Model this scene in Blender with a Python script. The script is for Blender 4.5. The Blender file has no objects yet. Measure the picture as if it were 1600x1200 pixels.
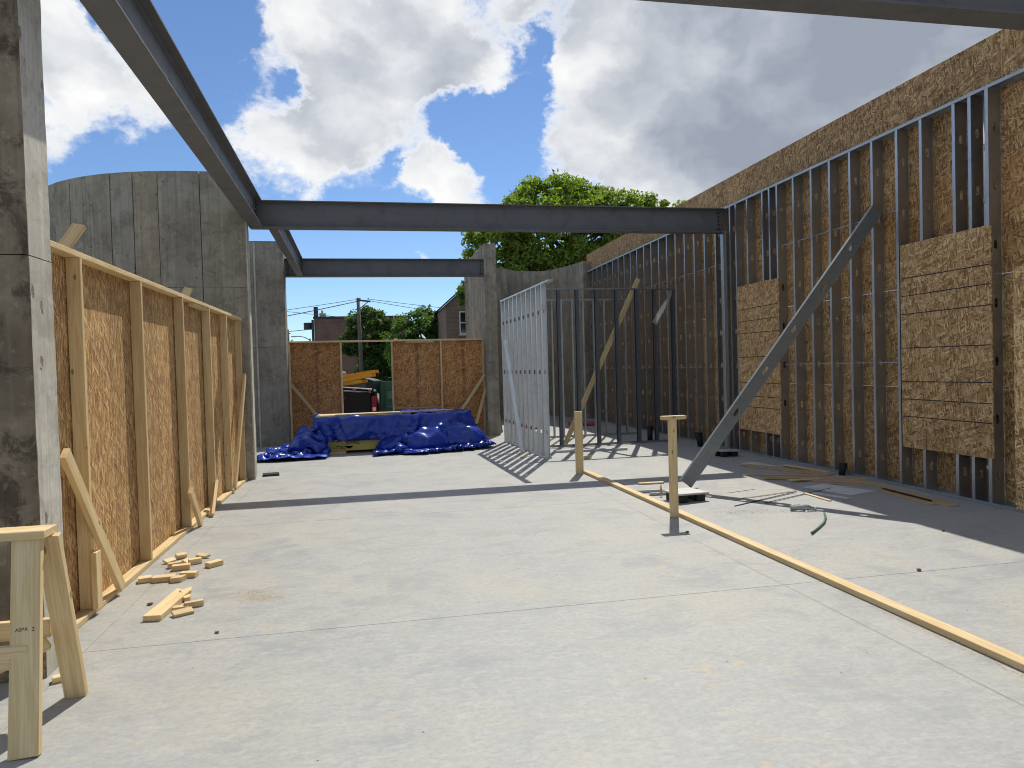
import bpy, bmesh, math, random
import numpy as np
from mathutils import Matrix, Vector
random.seed(7)
R = math.radians
scene = bpy.context.scene
COL = scene.collection

# ------------------------------------------------------------------ camera
YAW, PITCH, ROLL = R(11.2), R(-1.35), R(1.6)
fw = Vector((math.sin(YAW)*math.cos(PITCH), math.cos(YAW)*math.cos(PITCH), math.sin(PITCH)))
r0 = fw.cross(Vector((0, 0, 1))).normalized(); u0 = r0.cross(fw)
rt = r0*math.cos(ROLL) - u0*math.sin(ROLL); up = u0*math.cos(ROLL) + r0*math.sin(ROLL)
cam = bpy.data.cameras.new('camera'); camo = bpy.data.objects.new('camera', cam); COL.objects.link(camo)
camo.matrix_world = Matrix(((rt.x, up.x, -fw.x, 0), (rt.y, up.y, -fw.y, 0), (rt.z, up.z, -fw.z, 1.6), (0, 0, 0, 1)))
cam.sensor_width = 36; cam.lens = 1100/1600*36; cam.clip_start = 0.05; cam.clip_end = 3000
scene.camera = camo
scene.view_settings.view_transform = 'Standard'; scene.view_settings.look = 'None'
scene.view_settings.gamma = 1; scene.view_settings.exposure = 0.27
scene.view_settings.use_curve_mapping = False
cy = scene.cycles
cy.max_bounces = 7; cy.diffuse_bounces = 4; cy.glossy_bounces = 3; cy.transmission_bounces = 4; cy.transparent_max_bounces = 6
cy.caustics_reflective = False; cy.caustics_refractive = False; cy.use_adaptive_sampling = True; cy.adaptive_threshold = .03; cy.use_denoising = True; cy.filter_width = 1.05

# ------------------------------------------------------------------ sun
SUNV = Vector((0.294, 0.655, 1.0)).normalized()          # towards the sun
sl = bpy.data.lights.new('sun', 'SUN'); sl.energy = 3.8; sl.angle = R(0.53); sl.color = (1.0, 0.955, 0.86)
so = bpy.data.objects.new('sun', sl); COL.objects.link(so)
so.rotation_euler = SUNV.to_track_quat('Z', 'Y').to_euler()
ELEV = math.asin(SUNV.z); AZ = math.atan2(SUNV.x, SUNV.y)

# ------------------------------------------------------------------ node helper
class NT:
    def __init__(s, tree): s.t = tree; s.n = tree.nodes; s.l = tree.links
    def node(s, typ, ins=None, **kw):
        n = s.n.new(typ)
        for k, v in kw.items(): setattr(n, k, v)
        for k, v in (ins or {}).items():
            sk = n.inputs[k]
            if hasattr(v, 'is_output') or isinstance(v, bpy.types.NodeSocket): s.l.new(v, sk)
            else: sk.default_value = v
        return n
    def m(s, op, a, b=None, c=None, clamp=False):
        n = s.n.new('ShaderNodeMath'); n.operation = op; n.use_clamp = clamp
        for i, v in enumerate((a, b, c)):
            if v is None: continue
            if isinstance(v, bpy.types.NodeSocket): s.l.new(v, n.inputs[i])
            else: n.inputs[i].default_value = v
        return n.outputs[0]
    def v(s, op, a, b=None, scale=None):
        n = s.n.new('ShaderNodeVectorMath'); n.operation = op
        for i, x in enumerate((a, b)):
            if x is None: continue
            if isinstance(x, bpy.types.NodeSocket): s.l.new(x, n.inputs[i])
            else: n.inputs[i].default_value = x
        if scale is not None:
            if isinstance(scale, bpy.types.NodeSocket): s.l.new(scale, n.inputs['Scale'])
            else: n.inputs['Scale'].default_value = scale
        return n.outputs['Value'] if op in ('DOT_PRODUCT', 'LENGTH', 'DISTANCE') else n.outputs['Vector']
    def mix(s, f, a, b, blend='MIX'):
        n = s.n.new('ShaderNodeMix'); n.data_type = 'RGBA'; n.blend_type = blend
        for sk, v in ((n.inputs[0], f), (n.inputs[6], a), (n.inputs[7], b)):
            if isinstance(v, bpy.types.NodeSocket): s.l.new(v, sk)
            elif isinstance(v, (int, float)): sk.default_value = v
            else: sk.default_value = (*v, 1) if len(v) == 3 else v
        return n.outputs[2]
    def ramp(s, f, stops, interp='LINEAR'):
        n = s.n.new('ShaderNodeValToRGB'); cr = n.color_ramp; cr.interpolation = interp
        while len(cr.elements) < len(stops): cr.elements.new(0.5)
        for e, (p, c) in zip(cr.elements, stops):
            e.position = p; e.color = (*c, 1) if not isinstance(c, (int, float)) else (c, c, c, 1)
        s.l.new(f, n.inputs[0]); return n.outputs[0]
    def mr(s, f, a, b, c=0., d=1., smooth=True):
        n = s.n.new('ShaderNodeMapRange'); n.interpolation_type = 'SMOOTHSTEP' if smooth else 'LINEAR'
        s.l.new(f, n.inputs[0])
        for i, v in enumerate((a, b, c, d)): n.inputs[i+1].default_value = v
        return n.outputs[0]
    def noise(s, vec, scale, detail=4, rough=.55, dist=0., out=0):
        n = s.node('ShaderNodeTexNoise', {'Vector': vec, 'Scale': scale, 'Detail': detail, 'Roughness': rough, 'Distortion': dist})
        return n.outputs[out]
    def scale3(s, vec, x, y, z): return s.v('MULTIPLY', vec, (x, y, z))

# ------------------------------------------------------------------ sky
world = bpy.data.worlds.new('World'); scene.world = world; world.use_nodes = True
wt = NT(world.node_tree); world.node_tree.nodes.clear()
sky = wt.node('ShaderNodeTexSky', sky_type='NISHITA'); sky.sun_disc = False
sky.sun_elevation = ELEV; sky.sun_rotation = AZ; sky.air_density = 0.8; sky.dust_density = 0.05; sky.ozone_density = 1.5
tc = wt.node('ShaderNodeTexCoord'); D = tc.outputs['Generated']
# cumulus cover: noise everywhere, denser or thinner towards the named directions (x, y, z, reach, cover)
CL = [(-.288,.895,.335,.11,.9),(-.33,.865,.37,.08,.5),(-.225,.93,.292,.05,.5),
      (-.05,.907,.415,.09,.85),(.07,.903,.42,.10,.95),(.150,.905,.385,.05,.6),(.13,.917,.36,.035,.4),
      (-.10,.94,.31,.075,.8),(-.01,.948,.315,.06,.75),(-.05,.962,.265,.06,.7),
      (.101,.955,.268,.042,1.3),(.16,.953,.238,.046,1.3),(.08,.966,.235,.05,.9),
      (.30,.87,.40,.065,.9),(.345,.882,.31,.085,1.),(.47,.81,.36,.14,1.),(.6,.74,.33,.2,1.),(.45,.86,.25,.12,1.),
      (.06,.985,.155,.02,1.6),
      (-.17,.90,.40,.052,-1.5),(-.245,.865,.43,.055,-1.4),(-.2,.885,.405,.04,-.8),(-.105,.925,.368,.022,-1.0),(-.17,.93,.32,.025,-.6),(-.21,.935,.258,.07,-1.2),(.11,.937,.338,.030,-1.1),(.145,.936,.322,.037,-1.3),(.20,.93,.292,.05,-1.4),(.045,.955,.29,.018,-1.0),
      (.222,.883,.405,.026,-1.45),(.218,.905,.355,.026,-1.2),(.0,.985,.17,.14,-1.3),(.2,.965,.16,.11,-1.1),(-.3,.93,.22,.08,-.9)]
GREY = [(.56,.77,.32,.22,1.0),(.0,.91,.405,.06,.45),(.11,.91,.385,.045,.4),(-.25,.92,.29,.05,.25)]
def blobs(vec, lst):
    acc = None
    for (x, y, z, rad, wgt) in lst:      # wgt * exp(-d2/rad2), as exp of one fused term
        v = Vector((x, y, z)).normalized()
        g = wt.m('MULTIPLY', wt.m('EXPONENT', wt.m('MULTIPLY_ADD', wt.v('DOT_PRODUCT', vec, tuple(v)), 2/(rad*rad), -2/(rad*rad))), wgt)
        acc = g if acc is None else wt.m('ADD', acc, g)
    return acc
Ds = wt.scale3(D, 1., 1., 1.35)
warp = wt.node('ShaderNodeTexNoise', {'Vector': Ds, 'Scale': 8., 'Detail': 5., 'Roughness': .65}).outputs['Color']
wv = wt.v('SUBTRACT', warp, (.5, .5, .5))
Dw = wt.v('NORMALIZE', wt.v('ADD', D, wt.v('SCALE', wv, scale=.16)))
cover = wt.m('MINIMUM', blobs(Dw, CL), 1.)
n2 = wt.noise(wt.v('ADD', Ds, wt.v('SCALE', wv, scale=.06)), 10., 7, .66)
dens = wt.m('MULTIPLY_ADD', wt.m('SUBTRACT', n2, .5), 1.95, wt.m('MULTIPLY_ADD', cover, .72, .28))  # base cover raised so unseen cloud overhead whitens the ambient light
sep = wt.node('ShaderNodeSeparateXYZ', {0: D})
dens = wt.m('SUBTRACT', dens, wt.mr(sep.outputs[2], .02, .27, .62, .0))
alpha = wt.mr(dens, .06, .68)
# cloud tone: white where thin, blue-grey where deep
n4 = wt.noise(wt.v('ADD', wt.v('ADD', Ds, wt.v('SCALE', wv, scale=.10)), (3.1, 1.7, .6)), 6.5, 3, .5)
tone = wt.m('ADD', wt.m('MULTIPLY', wt.m('SUBTRACT', n4, .45), 2.0), wt.m('MULTIPLY', blobs(Dw, GREY), .72))
tone = wt.m('MULTIPLY_ADD', wt.m('SUBTRACT', n2, .5), -.45, wt.m('ADD', tone, .16))
tone = wt.m('MULTIPLY', tone, wt.mr(wt.m('MULTIPLY_ADD', blobs(D, GREY[:1]), .6, dens), .38, .78))
ccol = wt.ramp(tone, [(.0, (6.4, 6.4, 6.35)), (.20, (5.5, 5.6, 5.7)), (.48, (3.95, 4.15, 4.5)), (.8, (2.65, 2.9, 3.4)), (1., (2.1, 2.35, 2.85))])
skyc = wt.mix(1., sky.outputs[0], (.62, .72, .82), "MULTIPLY")
col = wt.mix(alpha, skyc, ccol)
bg = wt.node('ShaderNodeBackground', {'Color': col, 'Strength': 0.13})
wo = wt.node('ShaderNodeOutputWorld'); wt.l.new(bg.outputs[0], wo.inputs[0])
world.cycles.sampling_method = 'MANUAL'; world.cycles.sample_map_resolution = 1024

# ------------------------------------------------------------------ materials
def mat(name):
    m = bpy.data.materials.new(name); m.use_nodes = True
    nt = NT(m.node_tree); b = m.node_tree.nodes['Principled BSDF']
    return m, nt, b
def objco(nt, rnd=True):
    t = nt.node('ShaderNodeTexCoord').outputs['Object']
    if rnd:
        oi = nt.node('ShaderNodeObjectInfo').outputs['Random']
        off = nt.node('ShaderNodeCombineXYZ', {0: nt.m('MULTIPLY', oi, 37.), 1: nt.m('MULTIPLY', oi, 91.), 2: nt.m('MULTIPLY', oi, 13.)}).outputs[0]
        return nt.v('ADD', t, off), oi, t
    return t
def bump(nt, b, h, strength, dist):
    bn = nt.node('ShaderNodeBump', {'Height': h, 'Strength': strength, 'Distance': dist}); nt.l.new(bn.outputs[0], b.inputs['Normal'])
def setc(nt, b, c): nt.l.new(c, b.inputs['Base Color'])

def m_floor():
    m, nt, b = mat('concrete_floor')
    p = objco(nt, False)
    big = nt.noise(p, .55, 4, .6, .4); mid = nt.noise(nt.scale3(p, .8, 1.2, 1), 2.6, 8, .68, .8); fine = nt.noise(p, 30., 6, .75); sw = nt.noise(nt.scale3(p, 1., 2.4, 1.), 6., 8, .72, 1.4)
    c = nt.mix(nt.mr(big, .40, .62), (.345, .348, .340), (.375, .370, .335))
    c = nt.mix(nt.mr(mid, .46, .64, 0, .8), c, (.285, .295, .30))
    c = nt.mix(nt.mr(sw, .46, .64, 0, .7), c, (.42, .415, .375))
    c = nt.mix(nt.mr(nt.noise(p, 1.5, 6, .65, .5), .54, .66, 0, .55), c, (.255, .265, .275))
    c = nt.mix(nt.mr(nt.noise(nt.v('ADD', p, (5, 2, 0)), .8, 5, .6, .3), .52, .66, 0, .4), c, (.42, .40, .335))
    c = nt.mix(nt.mr(nt.noise(nt.scale3(p, 1., 3., 1), 16., 5, .7, .8), .50, .66, 0, .45), c, (.27, .275, .275))
    c = nt.mix(nt.m('MULTIPLY', nt.mr(fine, .42, .62), .35), c, (.25, .25, .24))
    # sawdust and rusty clay stains of their own shape
    st = nt.m('MULTIPLY', nt.mr(nt.noise(p, .9, 3, .5, .3), .50, .62), nt.mr(nt.noise(nt.scale3(p, 1, 1.7, 1), 7., 7, .75, .7), .54, .64))
    c = nt.mix(nt.m('MULTIPLY', st, .5), c, (.50, .39, .21))
    # sprinkles of grit
    vo = nt.node('ShaderNodeTexVoronoi', {'Vector': p, 'Scale': 5.}, feature='F1')
    c = nt.mix(nt.m('MULTIPLY', nt.mr(vo.outputs['Distance'], .040, .020), .85), c, (.06, .055, .045))
    setc(nt, b, c)
    nt.l.new(nt.mr(mid, .3, .7, .62, .48), b.inputs['Roughness']); b.inputs['Specular IOR Level'].default_value = .35
    bump(nt, b, nt.m('ADD', nt.m('MULTIPLY', fine, .3), sw), .25, .004)
    return m

def m_concrete(name, base, dark, light, streak=1., holes=1., seed=0., mott=.45, hs=9., hz=.8):
    m, nt, b = mat(name)
    p = nt.v('ADD', objco(nt, False), (seed, seed*.7, 0))
    blot = nt.noise(p, 1.1, 6, .65, .3)
    st = nt.noise(nt.scale3(p, 9., 9., .45), 1., 6, .65, .2)
    grain = nt.noise(nt.scale3(p, 1, 1, .25), 60., 3, .6); mid = nt.noise(p, 6., 6, .7, .4)
    c = nt.mix(nt.mr(blot, .34, .66), dark, base)
    c = nt.mix(nt.m('MULTIPLY', nt.mr(st, .48, .72), .6*streak), c, light)
    c = nt.mix(nt.m('MULTIPLY', nt.mr(mid, .5, .72), .55), c, dark)
    c = nt.mix(nt.m('MULTIPLY', nt.mr(nt.noise(nt.scale3(p, 5., 5., .3), 1., 5, .6, .3), .58, .75), .55*streak), c, tuple(x*.55 for x in dark))
    c = nt.mix(nt.m('MULTIPLY', nt.mr(nt.noise(nt.scale3(p, 34., 34., .5), 1., 5, .65), .50, .68), .45*streak), c, tuple(x*.62 for x in dark))
    mot = nt.noise(nt.v('ADD', p, (7., 3., 1.)), 4.2, 10, .74, .5)
    c = nt.mix(nt.m('MULTIPLY', nt.mr(mot, .48, .60), .85*mott), c, tuple(x*.42 for x in dark))
    c = nt.mix(nt.m('MULTIPLY', nt.mr(nt.noise(nt.v('ADD', p, (1., 9., 4.)), 14., 6, .7), .55, .7), .5), c, light)
    c = nt.mix(nt.m('MULTIPLY', nt.mr(grain, .4, .8), .3), c, tuple(x*.55 for x in base))
    vo = nt.node('ShaderNodeTexVoronoi', {'Vector': nt.v('ADD', nt.scale3(p, 1, 1, hz), nt.v('SCALE', nt.node('ShaderNodeTexNoise', {'Vector': p, 'Scale': 20.}).outputs['Color'], scale=.05)), 'Scale': hs}, feature='F1')
    hole = nt.m('MULTIPLY', nt.mr(vo.outputs['Distance'], .14, .08), nt.mr(nt.node('ShaderNodeSeparateColor', {0: vo.outputs['Color']}).outputs[0], .55, .6))
    hole = nt.m('MULTIPLY', hole, holes)
    c = nt.mix(nt.m('MULTIPLY', hole, .8), c, tuple(x*.35 for x in dark))
    setc(nt, b, c); b.inputs['Roughness'].default_value = .85; b.inputs['Specular IOR Level'].default_value = .25
    h = nt.m('SUBTRACT', nt.m('ADD', nt.m('MULTIPLY', mid, .5), nt.m('MULTIPLY', grain, .25)), hole)
    bump(nt, b, h, .5, .008)
    return m

def m_osb(name, dark, midc, light, along=None, print_x=None):
    """oriented strand board: flakes laid over one another at many angles"""
    m, nt, b = mat(name)
    p, rnd, raw = objco(nt)
    dn = nt.v('SCALE', nt.v('SUBTRACT', nt.node('ShaderNodeTexNoise', {'Vector': p, 'Scale': 9., 'Detail': 2.}).outputs['Color'], (.5, .5, .5)), scale=.014)
    pw = nt.v('ADD', p, dn)
    val = None; edge = None
    angs = [5, 95, 40, 140, 68, 118, 20, 160, 82] if along is None else [90, 78, 101, 60, 120, 84, 96, 45, 90]
    for i, a in enumerate(angs):
        q = nt.node('ShaderNodeVectorRotate', {'Vector': nt.v('ADD', pw, (i*3.7, i*1.9, 0)), 'Angle': R(a)}, rotation_type='Z_AXIS').outputs[0]
        k = 1. if i < 3 else (.8 if i % 2 else 1.3)
        vo = nt.node('ShaderNodeTexVoronoi', {'Vector': nt.scale3(q, (10. if along is None else 10.)*k, (58. if along is None else 92.)*k, 1.), 'Scale': 1.}, voronoi_dimensions='2D')
        sc = nt.node('ShaderNodeSeparateColor', {0: vo.outputs['Color']})
        v = nt.m('MULTIPLY_ADD', vo.outputs['Distance'], -.45, nt.m('ADD', sc.outputs[1], .12))
        if val is None: val = v
        else:
            on = nt.m('GREATER_THAN', sc.outputs[0], .68)
            val = nt.m('ADD', nt.m('MULTIPLY', on, v), nt.m('MULTIPLY', nt.m('SUBTRACT', 1., on), val))
    grain = nt.noise(nt.scale3(p, 30, 30, 1), 6., 3, .6)
    big = nt.noise(p, 1.6, 3, .5)
    f = nt.m('ADD', val, nt.m('ADD', nt.m('MULTIPLY', nt.m('SUBTRACT', grain, .5), .35), nt.m('MULTIPLY', nt.m('SUBTRACT', big, .5), .45)))
    c = nt.ramp(f, [(.0, dark), (.16, tuple(x*.5+y*.5 for x, y in zip(dark, midc))), (.42, midc), (.72, tuple(x*.6+y*.4 for x, y in zip(midc, light))), (1., light)])
    hue = nt.mr(rnd, 0, 1, .80, 1.12, False)
    c = nt.mix(1., c, nt.node('ShaderNodeCombineColor', {0: hue, 1: hue, 2: hue}).outputs[0], 'MULTIPLY')
    if print_x is not None:
        sx = nt.node('ShaderNodeSeparateXYZ', {0: raw})
        for px, w in print_x:
            band = nt.m('LESS_THAN', nt.m('ABSOLUTE', nt.m('SUBTRACT', sx.outputs[0], px)), w)
            glyph = nt.m('MULTIPLY', nt.m('GREATER_THAN', nt.noise(nt.scale3(raw, 110, 70, 1), 1., 1, .5), .50),
                         nt.m('GREATER_THAN', nt.noise(nt.scale3(raw, 1, 4.5, 1), 1., 2, .5), .42))
            c = nt.mix(nt.m('MULTIPLY', nt.m('MULTIPLY', band, glyph), .75), c, (.03, .025, .02))
    setc(nt, b, c); b.inputs['Roughness'].default_value = .7; b.inputs['Specular IOR Level'].default_value = .3
    bump(nt, b, f, .5, .004)
    return m

def m_wood(name, base, dark, light, knots=True):
    m, nt, b = mat(name)
    p, rnd, raw = objco(nt)
    q = nt.scale3(p, 1.1, 16., 16.)
    g = nt.noise(q, 1.6, 6, .6, 1.2); ring = nt.node('ShaderNodeTexWave', {'Vector': nt.scale3(p, .35, 9., 9.), 'Scale': 2.2, 'Distortion': 11., 'Detail': 3., 'Detail Scale': .8}, bands_direction='Y').outputs['Fac']
    c = nt.mix(nt.mr(g, .36, .62), light, base)
    c = nt.mix(nt.m('MULTIPLY', nt.mr(ring, .5, 1.), .16), c, dark)
    c = nt.mix(nt.m('MULTIPLY', nt.mr(nt.noise(p, 2.2, 3, .5), .5, .75), .25), c, dark)
    if knots:
        vo = nt.node('ShaderNodeTexVoronoi', {'Vector': nt.scale3(p, 4.5, 10., 10.), 'Scale': 1.}, feature='F1')
        k = nt.m('MULTIPLY', nt.mr(vo.outputs['Distance'], .13, .06), nt.m('GREATER_THAN', nt.node('ShaderNodeSeparateColor', {0: vo.outputs['Color']}).outputs[0], .52))
        c = nt.mix(nt.m('MULTIPLY', k, .75), c, tuple(x*.35 for x in dark))
    tone = nt.mr(rnd, 0, 1, .86, 1.06, False)
    c = nt.mix(1., c, nt.node('ShaderNodeCombineColor', {0: tone, 1: tone, 2: nt.m('MULTIPLY', tone, .98)}).outputs[0], 'MULTIPLY')
    setc(nt, b, c); b.inputs['Roughness'].default_value = .65; b.inputs['Specular IOR Level'].default_value = .3
    bump(nt, b, g, .25, .003)
    return m

def m_metal(name, base, metallic, rough, spangle=.25, scuff=.3):
    m, nt, b = mat(name)
    p, rnd, raw = objco(nt)
    vo = nt.node('ShaderNodeTexVoronoi', {'Vector': p, 'Scale': 45.}).outputs['Color']
    s = nt.node('ShaderNodeSeparateColor', {0: vo}).outputs[0]
    n = nt.noise(p, 3.5, 6, .65, .4)
    c = nt.mix(nt.m('MULTIPLY', s, spangle), base, tuple(min(1, x*1.35) for x in base))
    c = nt.mix(nt.m('MULTIPLY', nt.mr(n, .45, .72), scuff), c, tuple(x*.5 for x in base))
    setc(nt, b, c); b.inputs['Metallic'].default_value = metallic
    nt.l.new(nt.m('ADD', nt.m('MULTIPLY', n, .3), rough-.15), b.inputs['Roughness'])
    bump(nt, b, nt.noise(p, 9., 3, .5), .12, .006)
    return m

def m_plain(name, colr, rough=.6, metallic=0., var=.2, nscale=6., spec=.4, bmp=.0):
    m, nt, b = mat(name)
    p, rnd, raw = objco(nt)
    n = nt.noise(p, nscale, 5, .62, .3)
    c = nt.mix(nt.m('MULTIPLY', nt.mr(n, .35, .7), min(1, var*2)), colr, tuple(x*.6 for x in colr))
    setc(nt, b, c); b.inputs['Roughness'].default_value = rough; b.inputs['Metallic'].default_value = metallic
    b.inputs['Specular IOR Level'].default_value = spec
    if bmp: bump(nt, b, n, bmp, .01)
    return m

def m_leaf(name, c1, c2):
    m, nt, b = mat(name)
    g = nt.node('ShaderNodeNewGeometry'); r = g.outputs['Random Per Island']
    c = nt.mix(r, c1, c2)
    setc(nt, b, c); b.inputs['Roughness'].default_value = .55; b.inputs['Specular IOR Level'].default_value = .35
    tr = nt.node('ShaderNodeBsdfTranslucent', {'Color': nt.mix(1., c, (1.5, 1.7, .6), 'MULTIPLY')})
    mx = nt.node('ShaderNodeMixShader', {0: .45, 1: b.outputs[0], 2: tr.outputs[0]})
    nt.l.new(mx.outputs[0], nt.n['Material Output'].inputs[0])
    return m

def m_brick(name, c1, c2, mortar, sc=1.):
    m, nt, b = mat(name)
    t = nt.node('ShaderNodeTexCoord').outputs['Object']
    s = nt.node('ShaderNodeSeparateXYZ', {0: t})
    v = nt.node('ShaderNodeCombineXYZ', {0: nt.m('ADD', s.outputs[0], s.outputs[1]), 1: s.outputs[2], 2: 0.}).outputs[0]
    br = nt.node('ShaderNodeTexBrick', {'Vector': v, 'Color1': (*c1, 1), 'Color2': (*c2, 1), 'Mortar': (*mortar, 1), 'Scale': 1., 'Mortar Size': .008, 'Brick Width': .22*sc, 'Row Height': .075*sc})
    n = nt.noise(t, .8, 5, .6)
    setc(nt, b, nt.mix(nt.m('MULTIPLY', nt.mr(n, .4, .7), .5), br.outputs[0], tuple(x*.6 for x in c1))); b.inputs['Roughness'].default_value = .9
    return m

M = {}
M['floor'] = m_floor()
M['conc'] = m_concrete('formed_concrete', (.40, .355, .275), (.27, .235, .175), (.50, .45, .36))
M['conc_b'] = m_concrete('formed_concrete_tan', (.40, .34, .245), (.26, .22, .155), (.46, .41, .32), seed=3.)
M['conc_c'] = m_concrete('formed_concrete_grey', (.37, .33, .262), (.25, .22, .17), (.47, .425, .345), seed=8.)
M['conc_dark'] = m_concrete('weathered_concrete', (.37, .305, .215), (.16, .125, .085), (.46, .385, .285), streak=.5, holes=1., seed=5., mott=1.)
M['conc_sunlit'] = m_concrete('sunlit_concrete', (.60, .575, .50), (.46, .43, .36), (.70, .68, .61), streak=.9, seed=11., mott=.4, hs=7., hz=.38)  # paler base puts sunlight into the colour of the lit faces
M['core'] = m_plain('joint_concrete', (.10, .092, .08), .9)
M['osb'] = m_osb('strand_board', (.19, .098, .038), (.43, .252, .105), (.76, .52, .26))
M['osb_warm'] = m_osb('strand_board_warm', (.21, .10, .036), (.44, .245, .095), (.70, .45, .20))
M['osb_v'] = m_osb('strand_board_upright', (.215, .11, .04), (.43, .25, .102), (.74, .51, .245), along=1, print_x=[(0.0, .028)])
M['osb_r'] = m_osb('strand_board_rear', (.26, .11, .034), (.50, .245, .085), (.72, .42, .17), print_x=[(0.02, .035)])
M['osb_patch'] = m_osb('strand_board_light', (.23, .118, .044), (.47, .285, .122), (.80, .57, .30))
M['wood'] = m_wood('pine_lumber', (.65, .475, .245), (.46, .29, .118), (.75, .59, .345))
M['wood_old'] = m_wood('weathered_lumber', (.44, .285, .155), (.28, .165, .085), (.54, .38, .225))
M['galv'] = m_metal('galvanized_steel', (.40, .415, .41), .75, .40)
M['galv_dull'] = m_metal('dull_galvanized_steel', (.44, .45, .46), .9, .36, .12, .35)
M['galv_lit'] = m_metal('lit_galvanized_steel', (.66, .68, .68), .35, .42)  # base lightened to paint in floor bounce and sky reflection
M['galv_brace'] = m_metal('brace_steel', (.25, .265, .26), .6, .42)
M['stud_shaded'] = m_metal('shaded_steel', (.115, .122, .13), .6, .45, .1, .3)  # galvanized studs darkened, shade on their webs put into the colour
M['beam'] = m_metal('primer_grey_steel', (.125, .123, .122), .0, .55, .05, .45)
M['bolt'] = m_plain('bolt_steel', (.03, .032, .036), .5, .3)
M['tarp'] = m_plain('blue_tarp', (.010, .045, .36), .26, 0, .25, 14., .5, .12)
M['yellow_board'] = m_plain('yellow_gypsum_sheathing', (.62, .55, .17), .8, 0, .12)
M['ink'] = m_plain('black_ink', (.02, .02, .018), .7, 0, .05)
M['black'] = m_plain('black_plastic', (.015, .015, .016), .45)
M['white'] = m_plain('white_board', (.62, .61, .58), .7, 0, .2)
M['clear'] = m_plain('crumpled_plastic', (.7, .74, .76), .18, 0, .1)
M['clear'].node_tree.nodes['Principled BSDF'].inputs['Transmission Weight'].default_value = .75
M['green_tube'] = m_plain('green_tube', (.07, .17, .13), .5)
M['green'] = m_plain('green_plastic', (.045, .13, .095), .5, 0, .15)
M['green_light'] = m_plain('pale_green_plastic', (.12, .22, .18), .5, 0, .15)
M['roof_white'] = m_plain('translucent_white_roof', (.62, .68, .66), .5)
M['paint_black'] = m_plain('black_car_paint', (.006, .006, .007), .5, 0, .1, spec=.25)
M['red_lens'] = m_plain('red_lens', (.22, .006, .01), .3)
M['tyre'] = m_plain('tyre_rubber', (.018, .018, .018), .85)
M['chrome'] = m_plain('chrome', (.6, .6, .62), .25, .9)
M['glass'] = m_plain('dark_window_glass', (.02, .025, .03), .08, 0, .05, spec=.8)
M['yellow'] = m_plain('yellow_fibreglass', (.62, .30, .02), .5, 0, .15)
M['alu'] = m_plain('aluminium', (.5, .5, .48), .45, .4)
M['brick'] = m_brick('brown_brick', (.17, .085, .06), (.23, .12, .085), (.24, .21, .18))
M['brick2'] = m_brick('tan_brick', (.24, .155, .10), (.17, .11, .075), (.27, .24, .2))
M['trim_dark'] = m_plain('dark_flashing', (.035, .04, .045), .5)
M['cream'] = m_plain('cream_paint', (.6, .55, .42), .7)
M['frame_white'] = m_plain('white_window_frame', (.66, .66, .62), .5)
M['pole'] = m_plain('weathered_pole_wood', (.13, .115, .10), .85)
M['wire'] = m_plain('cable', (.05, .055, .065), .6)
M['bark'] = m_plain('bark', (.07, .055, .04), .9, 0, .3, 12., .2, .5)
M['leaf1'] = m_leaf('maple_leaf', (.13, .20, .034), (.25, .305, .062))
M['leaf2'] = m_leaf('dark_leaf', (.045, .09, .026), (.09, .145, .04))
M['leaf3'] = m_leaf('mid_leaf', (.065, .135, .03), (.12, .20, .05))
M['ground'] = m_plain('gravel_lot', (.22, .20, .17), .95, 0, .3, 3., .2, .3)
M['asphalt'] = m_plain('asphalt', (.06, .06, .062), .9, 0, .2, 4.)
M['sawdust'] = m_plain('sawdust', (.56, .40, .20), .95, 0, .2, 40.)
M['dirt'] = m_plain('brown_dirt', (.22, .15, .08), .95, 0, .3, 40.)
M['pink'] = m_plain('pink_insulation', (.45, .12, .2), .9)

# ------------------------------------------------------------------ object helpers
WM = {}
def put(o, Mw, parent=None):
    if parent is not None:
        o.parent = parent; o.matrix_basis = WM[parent.name].inverted() @ Mw
    else: o.matrix_basis = Mw
    WM[o.name] = Mw.copy()
def tag(o, label=None, cat=None, group=None, kind=None):
    if label: o['label'] = label
    if cat: o['category'] = cat
    if group: o['group'] = group
    if kind: o['kind'] = kind
    return o
def thing(name, loc, label, cat, group=None):
    o = bpy.data.objects.new(name, None); COL.objects.link(o); o.empty_display_size = .2
    put(o, Matrix.Translation(Vector(loc))); tag(o, label, cat, group); return o
def addmesh(name, me, material, Mw=None, parent=None, smooth=False):
    if material is not None and not me.materials: me.materials.append(material)
    o = bpy.data.objects.new(name, me); COL.objects.link(o); put(o, Mw if Mw is not None else Matrix(), parent)
    if smooth: me.polygons.foreach_set('use_smooth', [True]*len(me.polygons))
    return o
def bm_mesh(bm, name='mesh'):
    me = bpy.data.meshes.new(name); bm.normal_update(); bm.to_mesh(me); bm.free(); return me
_cache = {}
def box_mesh(sx, sy, sz, bev, material):
    k = (round(sx, 4), round(sy, 4), round(sz, 4), round(bev, 4), material.name)
    if k in _cache: return _cache[k]
    bm = bmesh.new(); bmesh.ops.create_cube(bm, size=1.)
    for v in bm.verts: v.co = Vector((v.co.x*sx, v.co.y*sy, v.co.z*sz))
    if bev > 0: bmesh.ops.bevel(bm, geom=bm.edges[:], offset=bev, segments=1, affect='EDGES', profile=.5)
    me = bm_mesh(bm, 'box'); me.materials.append(material); _cache[k] = me; return me
def box(name, lo, hi, material, parent=None, bev=0.):
    lo, hi = Vector(lo), Vector(hi); s = hi-lo
    return addmesh(name, box_mesh(abs(s.x), abs(s.y), abs(s.z), bev, material), None, Matrix.Translation((lo+hi)/2), parent)
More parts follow.
